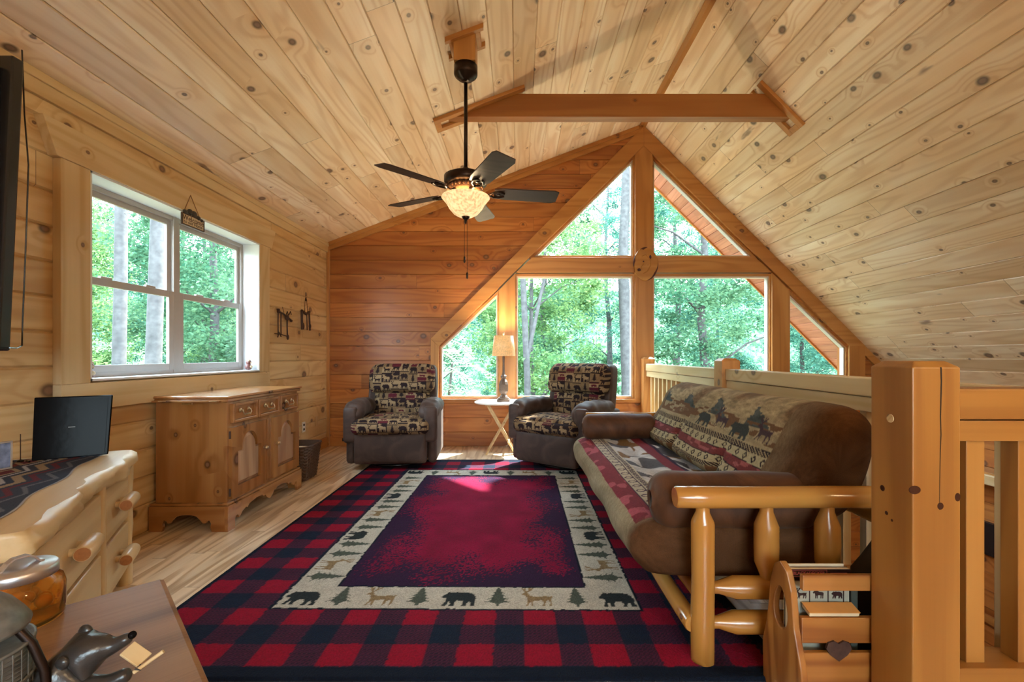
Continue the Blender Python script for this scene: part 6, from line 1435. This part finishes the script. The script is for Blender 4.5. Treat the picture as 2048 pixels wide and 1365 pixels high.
def plantg(kind, x, y, where, s=1.0):
    rad = specs[kind][2][0]*s+0.35
    for _ in range(40):   # keep neighbouring crowns apart, moving away from the house
        hit = [q for q in placed if math.hypot(q[0]-x, q[1]-y) < (q[2]+rad)]
        if not hit: break
        d_ = math.hypot(x, y); x += x/d_*0.45+0.12; y += y/d_*0.45
    placed.append((x, y, rad))
    plant(kind, x, y, rz=rr.uniform(0, 6.28), s=s, label=KL[kind]+' in the woods beyond the '+where, group=KL[kind]+'s beyond the '+where)
for row, (Yr, n_, kinds) in enumerate(((14.5, 6, (3, 1, 0)), (20, 8, (0, 1, 2)), (28, 9, (2, 1, 0)))):
    for k in range(n_):
        x = -0.85*Yr+(2.1*Yr)*(k+0.5)/n_+rr.uniform(-0.5, 0.5)
        plantg(rr.choice(kinds), x, Yr+rr.uniform(-0.6, 0.6), 'gable windows', rr.uniform(0.85, 1.1))
for k in range(9): plantg(4+k % 2, -8+3.4*k+rr.uniform(-.4, .4), 11.2+rr.uniform(-0.4, 0.4), 'gable windows', rr.uniform(0.85, 1.05))
for row, (Xr, n_) in enumerate(((-12.5, 5), (-18, 6), (-25, 7))):
    for k in range(n_):
        y = 0.2+abs(Xr)*1.75*(k+0.4)/n_+rr.uniform(-0.5, 0.5)-0.5
        if row == 0 and y > 18: continue
        plantg(rr.choice((0, 2, 3, 3)), Xr+rr.uniform(-0.5, 0.5), y, 'double window', rr.uniform(0.85, 1.1))
for k in range(4): plantg(4+k % 2, -9.0+rr.uniform(-0.4, 0.4), 2.6+3.6*k, 'double window', rr.uniform(0.85, 1.0))
for pr_ in protos:
    if not pr_[3]: plantg(protos.index(pr_), 14, 16, 'gable windows')
# two bare grey trunks close outside the double window
for (px, Xt, rad_, lab, lean2) in ((303, -6.3, 0.125, 'thick grey tree trunk close outside the double window, behind the left sash', 0.35), (236, -8.0, 0.12, 'grey leaning tree trunk outside the double window, left of the thick trunk', 0.2)):
    Yt = Xt*F/(px-1036); t = thing('bare_tree', lab, 'tree', (Xt, Yt, -3.3)); mb = MB()
    mb.tube([(Xt, Yt-0.05, -3.5), (Xt, Yt, 0), (Xt, Yt+lean2*0.3, 2.5), (Xt-0.1, Yt+lean2, 6), (Xt-0.2, Yt+lean2*1.5, 12)], [rad_*1.25, rad_, rad_*0.92, rad_*0.8, rad_*0.4], 16); mb.build('trunk', M['bark'], t, world=True)
    mb = MB(); mb.tube([(Xt, Yt+lean2*0.5, 4), (Xt-0.6, Yt+1.2, 5.5), (Xt-1, Yt+2.2, 6.2)], [0.07, 0.05, 0.02], 8); mb.build('branch', M['bark'], t, world=True)
# pale forked trunks beyond gable
for (px, Yt, rad_, lab) in ((1262, 14.0, 0.22, 'pale forked tree trunk beyond the gable windows beside the centre post'), (1062, 12.5, 0.10, 'slim pale tree trunk beyond the gable windows left of centre')):
    Xt = (px-1036)*Yt/F; t = thing('bare_tree', lab, 'tree', (Xt, Yt, -3.3)); mb = MB()
    mb.tube([(Xt-0.1, Yt, -3.6), (Xt-0.1, Yt, 0.5), (Xt-0.25, Yt, 4), (Xt-0.1, Yt, 8), (Xt, Yt, 12)], [rad_, rad_*0.9, rad_*0.75, rad_*0.5, rad_*0.2], 12).tube([(Xt-0.12, Yt, 1.0), (Xt+0.35, Yt, 3.2), (Xt+0.55, Yt, 7)], [rad_*0.6, rad_*0.45, rad_*0.15], 10); mb.build('trunk', M['bark'], t, world=True)
# pale fern-leaved tree close to the lower left pane
sm = thing('sumac_tree', 'bright pale feathery-leaved young tree right outside the lower left gable pane', 'tree', (-1.6, 9.0, -3.3))
mb = MB(); rs_ = random.Random(9); V = []; Fc = []; cl_ = []
mb.tube([(-1.7, 9.0, -3.4), (-1.5, 9.0, -1.0), (-1.3, 9.0, 1.0)], [0.07, 0.05, 0.02], 8)
for k in range(60):
    a = rs_.uniform(0, 6.28); z = rs_.uniform(-1.6, 1.6); c = Vector((-1.45+rs_.uniform(-0.2, 0.2), 9.0+rs_.uniform(-0.2, 0.2), z)); L = rs_.uniform(0.7, 1.2); dv = Vector((math.cos(a), math.sin(a), rs_.uniform(0.0, 0.5))).normalized()
    side = dv.cross(Vector((0, 0, 1))).normalized(); pp = []
    for i in range(15):
        t = i/14; p = c+dv*L*t+Vector((0, 0, -0.55*L*t*t)); pp.append(p)
        for s_ in (-1, 1):
            ll = 0.20*(1-0.6*t)*rs_.uniform(0.8, 1.1); e = p+side*s_*ll+dv*0.06+Vector((0, 0, -0.04)); w2 = dv*0.022; b_ = len(V)
            V += [tuple(p), tuple((p+e)/2+w2), tuple(e), tuple((p+e)/2-w2)]; Fc.append((b_, b_+1, b_+2, b_+3)); g_ = rs_.uniform(0.75, 1.1); cl_ += [(0.34*g_, 0.46*g_, 0.26*g_)]*4
    mb.tube([tuple(q) for q in pp[::2]], 0.006, 4, cap=False)
mb.build('stems', M['bark'], sm, world=True)
mesh_obj('fronds', V, np.array(Fc), M['leaf'], sm, smooth=False, col=np.array(cl_), world=True)
# daylight portals (guide sampling only)
def portal(loc, rot, sx, sy):
    l = bpy.data.lights.new('portal', 'AREA'); l.shape = 'RECTANGLE'; l.size = sx; l.size_y = sy
    try: l.cycles.is_portal = True
    except Exception: pass
    o = bpy.data.objects.new('portal', l); COL.objects.link(o); o.location = loc; o.rotation_euler = rot
portal((gc, D+0.2, 2.15), (-math.pi/2, 0, 0), 5.2, 3.3)
portal((XL-0.2, ym, (wz0+wz1)/2), (0, -math.pi/2, 0), 1.3, 1.8)
for o in bpy.data.objects:
    for k in ('_loc', '_rz'):
        if k in o: del o[k]
